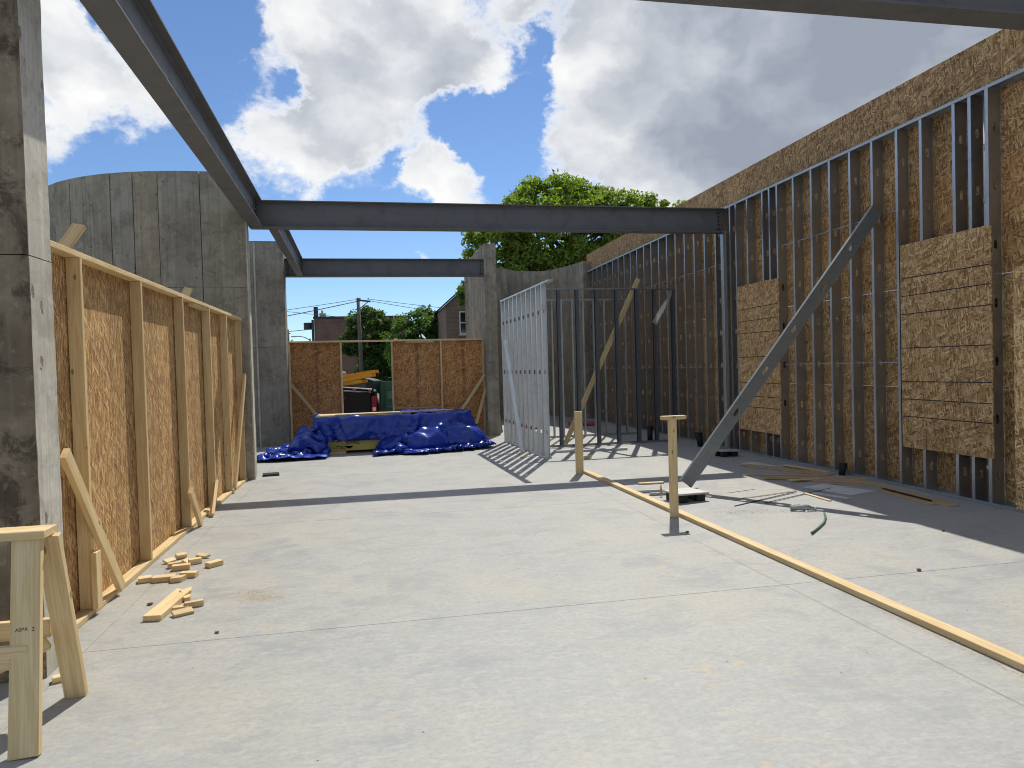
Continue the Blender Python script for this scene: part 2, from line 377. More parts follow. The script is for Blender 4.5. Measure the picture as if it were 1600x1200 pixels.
def frame_m(p0, p1, side):
    p0, p1 = Vector(p0), Vector(p1); x = (p1-p0).normalized(); s = Vector(side)
    y = (s - x*s.dot(x)).normalized(); z = x.cross(y)
    return x, y, z
def board(name, p0, p1, w, t, material, parent=None, side=(0, 1, 0), bev=.003):
    """a straight board from p0 to p1; w across along `side`, t through"""
    x, y, z = frame_m(p0, p1, side); c = (Vector(p0)+Vector(p1))/2; L = (Vector(p1)-Vector(p0)).length
    Mw = Matrix(((x.x, y.x, z.x, c.x), (x.y, y.y, z.y, c.y), (x.z, y.z, z.z, c.z), (0, 0, 0, 1)))
    return addmesh(name, box_mesh(L, w, t, min(bev, t*.3), material), None, Mw, parent)
def sheet(name, origin, ux, uy, w, h, t, material, parent=None):
    """a board w x h, local x along ux, local y along uy, centred on origin"""
    x, y = Vector(ux).normalized(), Vector(uy).normalized(); z = x.cross(y); c = Vector(origin)
    Mw = Matrix(((x.x, y.x, z.x, c.x), (x.y, y.y, z.y, c.y), (x.z, y.z, z.z, c.z), (0, 0, 0, 1)))
    return addmesh(name, box_mesh(w, h, t, .0015, material), None, Mw, parent)
def tube_mesh(pts, rads, seg=10, cap=True):
    bm = bmesh.new(); rings = []
    n = len(pts); pts = [Vector(p) for p in pts]
    ref = None
    for i, p in enumerate(pts):
        t = (pts[min(i+1, n-1)] - pts[max(i-1, 0)]).normalized()
        a = Vector((0, 0, 1)) if abs(t.z) < .9 else Vector((1, 0, 0))
        if ref is not None: a = ref
        u = (a - t*a.dot(t)).normalized(); ref = u; w = t.cross(u); r = rads[i] if hasattr(rads, '__len__') else rads
        rings.append([bm.verts.new(p + (u*math.cos(k*2*math.pi/seg) + w*math.sin(k*2*math.pi/seg))*r) for k in range(seg)])
    for a, b in zip(rings, rings[1:]):
        for k in range(seg): bm.faces.new((a[k], a[(k+1) % seg], b[(k+1) % seg], b[k]))
    if cap: bm.faces.new(rings[0][::-1]); bm.faces.new(rings[-1])
    return bm_mesh(bm, 'tube')
def tube(name, pts, rads, material, parent=None, seg=10, origin=None):
    o = addmesh(name, tube_mesh(pts, rads, seg), material, Matrix(), parent, True); return o

def stud_mesh(L, depth, flange=.041, lip=.012, hole0=.3, pitch=.61, hw=.038, hl=.10, key=None, th=.0016, holes=True):
    """cold-formed C section along +Z: web in the XZ plane (x 0..depth, y 0), flanges towards +Y"""
    k = ('stud', round(L, 3), depth, flange, lip, hole0, pitch, hw, hl, key, holes)
    if k in _cache: return _cache[k]
    bm = bmesh.new()
    def vx(x, y, z): return bm.verts.new((x, y, z))
    cx = depth/2; zs = []
    if holes:
        z = hole0
        while z + hl/2 + .05 < L: zs.append(z); z += pitch
    def rect(z0, z1):
        bm.faces.new([vx(0, 0, z0), vx(depth, 0, z0), vx(depth, 0, z1), vx(0, 0, z1)])
    z = 0.
    for h in zs:
        a, b = h-hl/2-.012, h+hl/2+.012
        rect(z, a)
        inner = []; outer = []
        for i in range(12):
            if i < 6: t = math.pi + i*math.pi/5; cz = h-hl/2+hw/2
            else: t = (i-6)*math.pi/5; cz = h+hl/2-hw/2
            inner.append(vx(cx+math.cos(t)*hw/2, 0, cz+math.sin(t)*hw/2))
        oc = [(0, a), (0, a), (cx*.6, a), (depth-cx*.6, a), (depth, a), (depth, (a+h)/2), (depth, (b+h)/2), (depth, b), (depth-cx*.6, b), (cx*.6, b), (0, b), (0, (b+h)/2)]
        oc[0] = (0, (a+h)/2)
        outer = [vx(x, 0, zz) for x, zz in oc]
        for i in range(12):
            j = (i+1) % 12; bm.faces.new((outer[i], outer[j], inner[j], inner[i]))
        z = b
    rect(z, L)
    for x0, sgn in ((0, 1), (depth, -1)):
        bm.faces.new([vx(x0, 0, 0), vx(x0, flange, 0), vx(x0, flange, L), vx(x0, 0, L)])
        if lip: bm.faces.new([vx(x0, flange, 0), vx(x0+sgn*lip, flange, 0), vx(x0+sgn*lip, flange, L), vx(x0, flange, L)])
    bmesh.ops.remove_doubles(bm, verts=bm.verts[:], dist=1e-5)
    bmesh.ops.recalc_face_normals(bm, faces=bm.faces[:])
    bmesh.ops.solidify(bm, geom=bm.faces[:], thickness=th)
    me = bm_mesh(bm, 'stud'); _cache[k] = me; return me
def axes(x, y, z, o):
    x, y, z, o = Vector(x), Vector(y), Vector(z), Vector(o)
    return Matrix(((x.x, y.x, z.x, o.x), (x.y, y.y, z.y, o.y), (x.z, y.z, z.z, o.z), (0, 0, 0, 1)))
def stud(name, Mw, L, depth, material, parent=None, **kw):
    me = stud_mesh(L, depth, key=material.name, **kw)
    if not me.materials: me.materials.append(material)
    return addmesh(name, me, None, Mw, parent)
def track(name, p0, p1, depth, leg, material, parent, openv=(0, 0, 1), side=(1, 0, 0)):
    """U channel from p0 to p1 (edge line), web across `side`, legs along openv"""
    d = Vector(p1)-Vector(p0); L = d.length
    return stud(name, axes(Vector(side).normalized(), Vector(openv).normalized(), d.normalized(), p0), L, depth, material, parent, flange=leg, lip=0., holes=False)

# ================================================================== SETTING
def flat(name, x0, x1, y0, y1, z, material, parent=None, thick=None, n=1):
    bm = bmesh.new()
    if thick is None:
        vs = [bm.verts.new(v) for v in ((x0, y0, z), (x1, y0, z), (x1, y1, z), (x0, y1, z))]; bm.faces.new(vs)
    else:
        bmesh.ops.create_cube(bm, size=1.)
        for v in bm.verts: v.co = Vector(((x0+x1)/2+v.co.x*(x1-x0), (y0+y1)/2+v.co.y*(y1-y0), z-thick/2+v.co.z*thick))
        bmesh.ops.bevel(bm, geom=[e for e in bm.edges if e.verts[0].co.z > z-1e-4 and e.verts[1].co.z > z-1e-4], offset=.0025, segments=1, affect='EDGES')
    return addmesh(name, bm_mesh(bm, name), material, Matrix(), parent)
ground = tag(flat('ground', -900, 900, -600, 1500, -.55, M['ground']), 'open gravel lot around the concrete slab', kind='structure')
road = tag(flat('road', -200, 200, 27, 36, -.544, M['asphalt']), 'dark asphalt street beyond the site', kind='structure')
floor = tag(flat('floor', -9, 9.5, -7, 24, -.02, M['core'], thick=.56), 'smooth pale concrete floor slab with saw-cut joints', kind='structure')
YJ = [-7, 1.15, 4.51, 7.87, 11.2, 14.6, 24]; XJ = [-9, -1.715, 9.5]
for i in range(len(YJ)-1):
    for j in range(len(XJ)-1):
        flat('slab_panel', XJ[j]+.0011, XJ[j+1]-.0011, YJ[i]+.0011, YJ[i+1]-.0011, 0., M['floor'], floor, thick=.019)

M['chalk'] = m_plain('chalk_grey', (.25, .25, .25), .9, 0, .45, 9.)
for x0, x1, y0, y1 in ((2.74, 2.87, 9.9, 1.3), (2.70, 2.72, 11.6, 10.1)):
    bm = bmesh.new(); w = .0011
    bm.faces.new([bm.verts.new(v) for v in ((x0-w, y0, .0015), (x1-w, y1, .0015), (x1+w, y1, .0015), (x0+w, y0, .0015))]); addmesh('chalk_line', bm_mesh(bm, 'line'), M['chalk'], Matrix(), floor)

# ------------------------------------------------------------------ cast concrete
def prism(pts, z0, z1, bev=0.):
    bm = bmesh.new()
    lo = [bm.verts.new((x, y, z0)) for x, y in pts]; hi = [bm.verts.new((x, y, z1)) for x, y in pts]
    bm.faces.new(lo[::-1]); bm.faces.new(hi); n = len(pts)
    for i in range(n): bm.faces.new((lo[i], lo[(i+1) % n], hi[(i+1) % n], hi[i]))
    bmesh.ops.recalc_face_normals(bm, faces=bm.faces[:])
    if bev: bmesh.ops.bevel(bm, geom=bm.edges[:], offset=bev, segments=1, affect='EDGES')
    return bm_mesh(bm, 'prism')
def rough_prism(pts, z0, z1, amp=.006, step=.12, seed=1):
    """a cast pier whose arrises are chipped and uneven"""
    rng = random.Random(seed); bm = bmesh.new(); n = len(pts); rings = []; z = z0; zs = [z0]
    while zs[-1]+step < z1: zs.append(zs[-1]+step*rng.uniform(.7, 1.3))
    zs.append(z1)
    for z in zs: rings.append([bm.verts.new((x+rng.uniform(-amp, amp), y+rng.uniform(-amp, amp), z)) for x, y in pts])
    for a, b in zip(rings, rings[1:]):
        for i in range(n): bm.faces.new((a[i], a[(i+1) % n], b[(i+1) % n], b[i]))
    bm.faces.new(rings[0][::-1]); bm.faces.new(rings[-1]); bmesh.ops.recalc_face_normals(bm, faces=bm.faces[:])
    return bm_mesh(bm, 'pier')

# foreground pier on the left: dark face towards us, return with sunlight put into its paler colour
pier = thing('concrete_pier', (-2.4, 4.3, 0), 'tall weathered concrete pier nearest the camera at the left edge', 'pier')
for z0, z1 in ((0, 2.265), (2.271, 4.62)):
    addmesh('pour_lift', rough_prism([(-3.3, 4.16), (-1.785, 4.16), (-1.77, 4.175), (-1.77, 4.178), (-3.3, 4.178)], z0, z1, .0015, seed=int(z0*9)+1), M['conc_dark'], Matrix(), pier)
    addmesh('side_face', rough_prism([(-3.2, 4.179), (-1.769, 4.179), (-1.767, 4.445), (-1.785, 4.46), (-3.2, 4.46)], z0, z1, .0018, .09, seed=int(z0*9)+2), M['conc_sunlit'], Matrix(), pier)
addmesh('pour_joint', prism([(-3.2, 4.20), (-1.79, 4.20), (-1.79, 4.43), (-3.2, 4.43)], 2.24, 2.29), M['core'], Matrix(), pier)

def arc_pts(cx, cy, r, a0, a1, n):
    return [(cx+r*math.sin(R(a0+(a1-a0)*i/n)), cy-r*math.cos(R(a0+(a1-a0)*i/n))) for i in range(n+1)]
tw = thing('curved_concrete_wall', (-2.5, 12.4, 0), 'tall curved board-formed concrete wall behind the timber frame on the left', 'wall')
ANG = [12.5, 1.3, -9.3, -16., -22.5, -30.5, -36.8, -44.2, -52, -60]
core = arc_pts(-2.5, 14.4, 3.185, 12.3, -60, 26); inn = arc_pts(-2.5, 14.4, 2.86, 12.3, -60, 26)
addmesh('wall_core', prism(core+inn[::-1], 0, 4.60), M['core'], Matrix(), tw)
tones = ['conc', 'conc_c', 'conc_b', 'conc_c', 'conc', 'conc_c', 'conc', 'conc_c', 'conc']
rng = random.Random(3)
for k in range(len(ANG)-1):
    dr = rng.uniform(-.002, .006); g = .10
    o_ = arc_pts(-2.5, 14.4, 3.2+dr, ANG[k]-g, ANG[k+1]+g, 6); i_ = arc_pts(-2.5, 14.4, 3.17, ANG[k]-g, ANG[k+1]+g, 6)
    for z0, z1 in ((0, 2.92), (2.926, 4.64)):
        addmesh('form_panel', prism(o_+i_[::-1], z0, z1+rng.uniform(-.004, .004)*(z1 > 4)), M[tones[k]], Matrix(), tw)
# the end of the curved wall has sunlight painted in by paler concrete
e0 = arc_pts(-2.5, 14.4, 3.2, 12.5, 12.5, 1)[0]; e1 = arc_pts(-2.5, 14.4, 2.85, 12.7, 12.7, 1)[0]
addmesh('wall_end', rough_prism([(e0[0]-.01, e0[1]+.002), (e0[0]+.012, e0[1]+.004), (e1[0]+.05, e1[1]), (e1[0], e1[1])], 0, 4.64, .002, .1, 5), M['conc_sunlit'], Matrix(), tw)

rp = thing('concrete_wall_panel', (-2.2, 16.4, 0), 'flat grey concrete wall panel beside the left end of the rear strand-board screen', 'wall')
for z0, z1 in ((0, 2.19), (2.196, 4.52)):
    addmesh('pour_lift', rough_prism([(-3.6, 16.25), (-1.86, 16.25), (-1.845, 16.265), (-1.845, 16.62), (-3.6, 16.62)], z0, z1, .003, .3, 8+int(z0)), M['conc_c'], Matrix(), rp)
addmesh('chamfer_strip', prism([(-2.47, 16.237), (-2.435, 16.237), (-2.435, 16.252), (-2.47, 16.252)], 0, 4.5), M['conc_sunlit'], Matrix(), rp)
fin = thing('concrete_fin_wall', (2.8, 17.5, 0), 'narrow concrete fin wall carrying the right end of the far beam', 'wall')
for z0, z1 in ((0, 1.72), (1.726, 3.55), (3.556, 4.53)):
    addmesh('pour_lift', rough_prism([(2.66, 16.42), (2.945, 16.42), (2.945, 19.2), (2.66, 19.2)], z0, z1, .003, .3, 20+int(z0)), M['conc'], Matrix(), fin)
for k in range(9):
    y0 = 16.75+k*.27
    addmesh('form_panel', prism([(2.652-.004*(k % 2), y0+.004), (2.66, y0+.004), (2.66, y0+.264), (2.652-.004*(k % 2), y0+.264)], 0, 4.53), M[['conc', 'conc_c', 'conc_b'][k % 3]], Matrix(), fin)
cw2 = thing('curved_concrete_wall', (4.8, 21.5, 0), 'lower curved board-formed concrete wall under the big tree at the back right', 'wall')
PL = [(2.95, 20.4), (3.4, 21.2), (4.11, 21.78), (4.6, 22.2), (5.17, 22.37), (5.55, 22.3), (5.80, 21.9), (6.03, 21.23), (6.16, 20.7), (6.27, 20.19)]
def resample(P, step):
    P = [Vector((x, y, 0)) for x, y in P]; out = [P[0]]; acc = 0
    dense = []
    for i in range(len(P)-1):
        p0 = P[max(i-1, 0)]; p1 = P[i]; p2 = P[i+1]; p3 = P[min(i+2, len(P)-1)]
        for k in range(20):
            t = k/20; dense.append(.5*((2*p1)+(p2-p0)*t+(2*p0-5*p1+4*p2-p3)*t*t+(3*p1-p0-3*p2+p3)*t**3))
    dense.append(P[-1]); out = [dense[0]]
    for q in dense:
        if (q-out[-1]).length >= step: out.append(q)
    return out
RS = resample(PL, .235)
for k in range(len(RS)-1):
    a, b = RS[k], RS[k+1]; t = (b-a).normalized(); nrm = Vector((t.y, -t.x, 0)); pr = rng.uniform(0, .012)
    a2, b2 = a+t*.004, b-t*.004
    pts = [(a2+nrm*pr).to_2d(), (b2+nrm*pr).to_2d(), (b2-nrm*.25).to_2d(), (a2-nrm*.25).to_2d()]
    addmesh('form_panel', prism([tuple(p) for p in pts], 0, 4.70), M[['conc', 'conc_c', 'conc_b', 'conc_c'][rng.randrange(4)]], Matrix(), cw2)

# ------------------------------------------------------------------ steel beams
def ibeam_mesh(L, d, bf, tf, tw_):
    k = ('ib', L, d, bf, tf, tw_)
    bm = bmesh.new(); P = []
    prof = [(-bf/2, 0), (bf/2, 0), (bf/2, tf), (tw_/2+.012, tf), (tw_/2, tf+.012), (tw_/2, d-tf-.012), (tw_/2+.012, d-tf), (bf/2, d-tf), (bf/2, d), (-bf/2, d), (-bf/2, d-tf), (-tw_/2-.012, d-tf), (-tw_/2, d-tf-.012), (-tw_/2, tf+.012), (-tw_/2-.012, tf), (-bf/2, tf)]
    a = [bm.verts.new((0, y, z)) for y, z in prof]; b = [bm.verts.new((L, y, z)) for y, z in prof]; n = len(prof)
    for i in range(n): bm.faces.new((a[i], b[i], b[(i+1) % n], a[(i+1) % n]))
    bm.faces.new(a); bm.faces.new(b[::-1]); bmesh.ops.recalc_face_normals(bm, faces=bm.faces[:])
    return bm_mesh(bm, 'ibeam')
def beam(p0, p1, d, bf, label, plates=()):
    p0, p1 = Vector(p0), Vector(p1); x = (p1-p0).normalized(); z = Vector((0, 0, 1)); y = z.cross(x).normalized(); z = x.cross(y)
    t = thing('steel_beam', p0, label, 'beam')
    L = (p1-p0).length
    Mw = axes(x, y, z, p0)
    addmesh('beam_body', ibeam_mesh(L, d, bf, .016, .011), M['beam'], Mw, t)
    for at, sgn in plates:                     # bolted shear plates on one side of the web
        o = addmesh('connection_plate', box_mesh(.10, .012, d*.72, .001, M['beam']), None, Mw @ Matrix.Translation((at, sgn*.0125, d/2)), t)
        for k in range(5):
            bm = bmesh.new(); bmesh.ops.create_cone(bm, cap_ends=True, segments=6, radius1=.016, radius2=.016, depth=.02)
            if ('bolt' not in _cache): _cache['bolt'] = bm_mesh(bm, 'bolt'); _cache['bolt'].materials.append(M['bolt'])
            else: bm.free()
            addmesh('bolt', _cache['bolt'], None, Mw @ Matrix.Translation((at, sgn*.028, d*.18+k*d*.16)) @ Matrix.Rotation(R(90), 4, 'X'), o)
    return t
bl = beam((-1.477, 0., 3.915), (-1.718, 11.63, 3.915), .42, .212, 'long dark steel beam running overhead along the left side', ((11.5, -1),))
for yy in (5.9, 7.3, 9.8):
    xx = -1.477-.241*yy/11.63
    bm = bmesh.new(); bmesh.ops.create_cube(bm, size=1.)
    addmesh('paint_scuff', box_mesh(.004, .10, .002, 0, M['white']), None, axes((1, 0, 0), (0, 1, 0), (0, 0, 1), (xx+.108, yy, 3.9295)), bl); bm.free()
bc = beam((-1.82, 11.75, 3.91), (6.27, 11.75, 3.91), .428, .20, 'long dark steel cross beam spanning from the curved wall to the stud wall', ((8.0, -1), (.10, -1)))
b2 = beam((-1.478, 11.87, 3.91), (-1.515, 16.38, 3.775), .40, .142, 'short dark steel beam joining the two cross beams at the left', ((.12, -1), (4.6, -1)))
bf_ = beam((-1.84, 16.5, 3.765), (2.655, 16.5, 3.765), .405, .18, 'far dark steel cross beam above the rear opening', ((4.42, -1), (.07, -1)))
bn = beam((-1.3, 4.12, 3.88), (6.49, 4.12, 3.88), .46, .205, 'near steel beam crossing overhead at the top right corner')

# ------------------------------------------------------------------ right stud wall
rw = thing('steel_stud_wall', (6.42, 9., 0), 'long steel-stud wall sheathed in strand board down the right side', 'wall')
XF, XB = 6.35, 6.50
nearY = [11.412, 11.029, 10.552, 10.345, 10.128, 9.685, 9.244, 8.824, 8.397, 7.97, 7.537, 7.152, 6.677, 6.467, 6.252, 5.50]
farY = [20.50-.4385*i for i in range(20)] + [11.95, 11.62]
rng = random.Random(11)
for y in sorted(nearY+farY):
    stud('stud', axes((1, 0, 0), (0, 1, 0), (0, 0, 1), (XF+rng.uniform(-.001, .001), y, .004)), 4.37, .15, M['galv_dull'], rw, hole0=.30)
track('top_track', (XF-.003, 4.6, 4.392), (XF-.003, 20.6, 4.392), .156, .035, M['galv'], rw, (0, 0, -1))
track('bottom_track', (XF-.003, 4.6, .002), (XF-.003, 20.6, .002), .156, .035, M['galv'], rw, (0, 0, 1))
rows = [(0.006, 1.22, 6.25), (1.223, 2.44, 7.47), (2.443, 3.66, 6.25), (3.663, 4.955, 6.25)]
for ri, (z0, z1, ys) in enumerate(rows):
    k = math.floor((-3.5-ys)/2.49)
    y = ys+2.49*k
    while y < 20.6:
        y0, y1 = max(y, -3.5), min(y+2.483, 20.62)
        if y1-y0 > .2:
            sheet('strand_board_sheet', (XB+.008+rng.uniform(0, .003), (y0+y1)/2, (z0+z1)/2), (0, -1, 0), (0, 0, 1), y1-y0, z1-z0, .012, M['osb'] if ri != 2 else M['osb_warm'], rw)
        y += 2.49
def strap(y0, y1, z): box('bridging_strap', (XF+.05, y0, z-.006), (XF+.09, y1, z+.006), M['galv_dull'], rw)
for z in (3.40, 1.53): strap(7.58, 10.1, z)
for z in (1.50, 3.40): strap(11.95, 20.4, z)
def patch(y0, y1, z0, z1, lines, mat_):
    s = sheet('window_board', (XF-.0105, (y0+y1)/2, (z0+z1)/2), (0, -1, 0), (0, 0, 1), abs(y1-y0), z1-z0, .015, mat_, rw)
    for i, z in enumerate(lines):              # hand-ruled dark lines on the board
        dz = rng.uniform(-.010, .010)
        board('marker_line', (XF-.0187, y0-.01, z), (XF-.0187, y1+.01, z+dz), .011, .0012, M['ink'], s, side=(0, 0, 1), bev=0)
patch(7.50, 6.215, .50, 2.945, (2.54, 2.325, 2.108, 1.70, 1.295, 1.085, .875), M['osb_patch'])
patch(11.385, 10.11, .405, 2.90, (2.49, 2.28, 2.075, 1.66, 1.23, 1.0, .81), M['osb_patch'])
patch(5.965, 4.75, .03, 2.46, (), M['osb_patch'])
post = thing('steel_post', (6.23, 11.5, 0), 'slim steel tube post under the wall end of the cross beam', 'post')
box('post_shaft', (6.25, 11.71, .015), (6.32, 11.79, 3.905), M['galv'], post, .006)
box('base_plate', (6.20, 11.66, .0005), (6.345, 11.84, .0145), M['beam'], post, .002)

cd_ = thing('conduit_pipe', (6.43, 6.37, 0), 'thin grey conduit pipe running up between the paired studs by the near window board', 'pipe')
addmesh('pipe', tube_mesh([(6.43, 6.37, .04), (6.43, 6.37, 4.34)], .018, 10), M['galv'], Matrix(), cd_, True)
for z in (.35, 1.0, 3.2, 3.75): addmesh('coupling', tube_mesh([(6.43, 6.37, z), (6.43, 6.37, z+.07)], .023, 10), M['galv'], Matrix(), cd_, True)
# ------------------------------------------------------------------ left timber screen
W = M['wood']
lf = thing('timber_screen', (-1.97, 8., 0), 'timber-framed strand-board screen standing along the left side', 'screen')
LX0, LX1 = -2.04, -1.90
board('bottom_plate', (-1.9455, 4.48, .020), (-1.9455, 11.22, .020), .090, .038, W, lf, side=(1, 0, 0))
board('top_plate', (-1.9455, 4.48, 2.437), (-1.9455, 11.20, 2.437), .092, .038, W, lf, side=(1, 0, 0))
LS = [5.213, 6.478, 7.816, 9.032, 10.039, 11.073]
for i, y in enumerate(LS):
    z0 = .0395
    board('stud', (-1.9455, y+.019, z0), (-1.9455, y+.019, 2.4175), .090, .038, W, lf, side=(1, 0, 0))
ye = [4.47, 5.98, 7.20, 8.42, 9.64, 11.22]
for a, b in zip(ye, ye[1:]):
    sheet('strand_board_sheet', (-1.998+rng.uniform(-.002, .001), (a+b)/2, 1.235), (0, 1, 0), (0, 0, 1), b-a-.004, 2.43, .012, M['osb_v'], lf)
board('diagonal_brace', (-1.878, 4.79, 1.15), (-1.878, 5.66, .055), .089, .038, W, lf, side=(0, 1, 1))
board('diagonal_brace', (-1.878, 11.16, 1.60), (-1.878, 10.08, .06), .089, .038, W, lf, side=(0, 1, 1))
board('nailing_block', (-1.882, 5.222, .045), (-1.882, 5.222, .43), .089, .036, W, lf, side=(0, 1, 0))
board('short_brace', (-1.86, 7.66, .44), (-1.845, 8.0, .01), .089, .036, W, lf, side=(0, 1, 1))
board('short_brace', (-1.86, 8.86, .34), (-1.835, 8.46, .01), .089, .036, W, lf, side=(0, 1, 1))
for y, z, dx in ((5.52, 2.70, .02), (8.62, 2.60, 0), (11.45, 2.63, .02)):   # ends of outer braces poking over the plate
    board('outer_brace', (-2.06, y+.15, z+.02), (-2.06-.34, y-.9, z-1.25), .089, .038, W, lf, side=(1, 0, 0))
board('splice_block', (-1.9455, 8.35, 2.3985), (-1.9455, 9.0, 2.3985), .07, .036, W, lf, side=(1, 0, 0))

# ------------------------------------------------------------------ rear timber screen
rs = thing('timber_screen', (.4, 16.85, 0), 'strand-board screen with an open bay across the rear opening', 'screen')
YB = 16.80
board('top_plate', (-1.86, YB, 2.315), (2.655, YB, 2.300), .09, .04, W, rs, side=(0, 1, 0))
board('bottom_plate', (.46, YB, .02), (2.655, YB, .02), .09, .04, W, rs, side=(0, 1, 0))
for x, z0 in ((-1.84, .0), (-.70, 0.), (.47, .041), (1.62, .041), (2.63, .041)):
    board('stud', (x, YB, z0), (x, YB, 2.285), .09, .04, W, rs, side=(0, 1, 0))
for x0, x1, z0 in ((-1.86, -.70, .03), (.455, 1.61, .70), (1.614, 2.655, .03)):
    sheet('strand_board_sheet', ((x0+x1)/2, YB+.053, (z0+2.31)/2), (1, 0, 0), (0, 0, 1), x1-x0-.004, 2.31-z0, .012, M['osb_r'], rs)
board('sill_rail', (.495, YB, .71), (1.595, YB, .70), .085, .04, M['wood_old'], rs, side=(0, 1, 0))
sheet('strand_board_sheet', (1.03, YB+.053, .36), (1, 0, 0), (0, 0, 1), 1.15, .66, .012, M['osb_r'], rs)
board('diagonal_brace', (-1.86, YB-.066, 1.40), (-1.18, YB-.066, .50), .07, .036, W, rs, side=(1, 0, 1))
board('diagonal_brace', (2.65, YB-.066, 1.45), (1.95, YB-.066, .45), .07, .036, W, rs, side=(1, 0, -1))
board('diagonal_brace', (2.66, YB-.104, 1.11), (2.31, YB-.20, .02), .07, .036, W, rs, side=(1, 0, -1))
board('nailing_block', (.80, YB-.02, 2.265), (1.45, YB-.02, 2.260), .06, .03, W, rs, side=(0, 1, 0))
board('brace_end', (.50, YB+.11, 2.0), (.58, YB+.13, 2.36), .089, .038, W, rs, side=(1, 0, 0))

# ------------------------------------------------------------------ steel stud partitions
def partition(label, p0, p1, h, ts, depth, m_stud, m_track, flip=1, top_over=0., hole=True, fl_=.034):
    p0, p1 = Vector(p0), Vector(p1); d = (p1-p0); L = d.length; u = d.normalized(); nrm = Vector((-u.y, u.x, 0))*flip
    t = thing('stud_partition', (p0+p1)/2, label, 'partition')
    track('bottom_track', p0+Vector((0, 0, .002)), p1+Vector((0, 0, .002)), depth, .032, m_track, t, (0, 0, 1), nrm)
    track('top_track', p0+Vector((0, 0, h))-u*top_over*.1, p1+Vector((0, 0, h))+u*top_over, depth, .032, m_track, t, (0, 0, -1), nrm)
    for s in ts:
        stud('stud', axes(nrm, u, (0, 0, 1), p0+u*s+nrm*.002+Vector((0, 0, .005))), h-.01, depth-.004, m_stud, t, hole0=.45, flange=fl_, lip=.008, hw=.03, hl=.08, pitch=1.05 if hole else 9)
    return t
pa = partition('bright galvanized stud partition standing right of the blue tarp', (2.76, 14.98, 0), (2.90, 11.75, 0), 3.05, [.02+.345*i for i in range(10)], .092, M['galv_lit'], M['galv_lit'], 1, .32)
pb = partition('shade-dark steel stud partition facing the camera behind the wooden posts', (6.08, 13.52, 0), (3.42, 13.52, 0), 3.13, [.0, .40, .785, 1.21, 1.63, 2.03, 2.41], .092, M['stud_shaded'], M['galv_brace'], 1, .06, fl_=.062)
pc = partition('thin galvanized stud partition standing behind the dark one', (6.0, 15.3, 0), (3.75, 15.3, 0), 3.09, [.05, .30, .55, .80, 1.05, 1.30, 1.55, 1.8, 2.02, 2.2], .064, M['galv'], M['galv'], 1, .05)
# bent flap of track dangling from the corner of the dark partition
bm = bmesh.new()
pp = [Vector((6.07, 13.46, 3.13)), Vector((5.90, 13.38, 2.86)), Vector((5.68, 13.30, 2.58)), Vector((5.56, 13.27, 2.40))]
vs = []
for i, p in enumerate(pp):
    wv = .045+.012*i
    vs.append([bm.verts.new(p+Vector((-.02, 0, .0))*1.+Vector((-wv*.45, -.02, wv*.35))), bm.verts.new(p), bm.verts.new(p+Vector((wv*.6, .02, -wv*.5)))])
for a, b in zip(vs, vs[1:]):
    for k in range(2): bm.faces.new((a[k], a[k+1], b[k+1], b[k]))
bmesh.ops.solidify(bm, geom=bm.faces[:], thickness=.002)
addmesh('bent_track_flap', bm_mesh(bm, 'flap'), M['galv_lit'], Matrix(), pb)
def lone_stud(name, p0, p1, depth, face, material, label, cat='stud', **kw):
    p0, p1 = Vector(p0), Vector(p1); z = (p1-p0).normalized(); f = Vector(face); f = (f-z*f.dot(z)).normalized(); x = f.cross(z)
    o = stud(name, axes(x, -f, z, p0-x*depth/2), (p1-p0).length, depth, material, None, **kw)
    return tag(o, label, cat)
brc = lone_stud('steel_brace_stud', (3.755, 8.08, .10), (6.33, 7.86, 3.47), .165, (0.05, -1, .05), M['galv_brace'], 'heavy galvanized channel bracing the right wall diagonally from the floor', 'brace', hole0=.45, pitch=.64, hw=.045, hl=.11, flange=.05)
lone_stud('leaning_steel_stud', (2.70, 12.85, .01), (2.66, 14.05, 2.17), .085, (-1, -.55, .5), M['galv_lit'], 'bright steel stud leaning against the silver partition', 'stud', holes=False, flange=.03, lip=.006)
lone_stud('leaning_steel_stud', (3.05, 16.9, .01), (2.98, 17.9, 2.0), .05, (-1, -.6, .1), M['galv'], 'dull steel stud leaning in the gap beside the concrete fin', 'stud', holes=False, flange=.03, lip=.006)
tag(board('diagonal_plank', (5.40, 13.66, 3.34), (3.80, 13.80, .02), .10, .02, W, None, side=(1, 0, -.5)), 'long pine plank propped diagonally behind the dark studs', 'plank')


# ================================================================== THINGS ON THE SLAB
# ------------------------------------------------------------------ low rail: sill plate and two posts
def sx(y): return 3.035+.016*(10-y)
hr = thing('layout_rail', (3.05, 6.5, 0), 'long pine sill on the floor with two upright wooden posts', 'rail')
board('sill_plate', (sx(10.0)+.03, 10.0, .021), (sx(1.2)+.055, 1.2, .021), .089, .040, W, hr, side=(1, 0, 0))
board('post', (2.955, 9.97, .001), (2.955, 9.97, .925), .112, .045, W, hr, side=(1, 0, 0))
board('post', (3.02, 6.80, .001), (3.02, 6.80, 1.016), .085, .040, W, hr, side=(1, 0, 0))
board('post_cap', (2.905, 6.80, 1.036), (3.16, 6.80, 1.036), .09, .038, W, hr, side=(0, 1, 0))

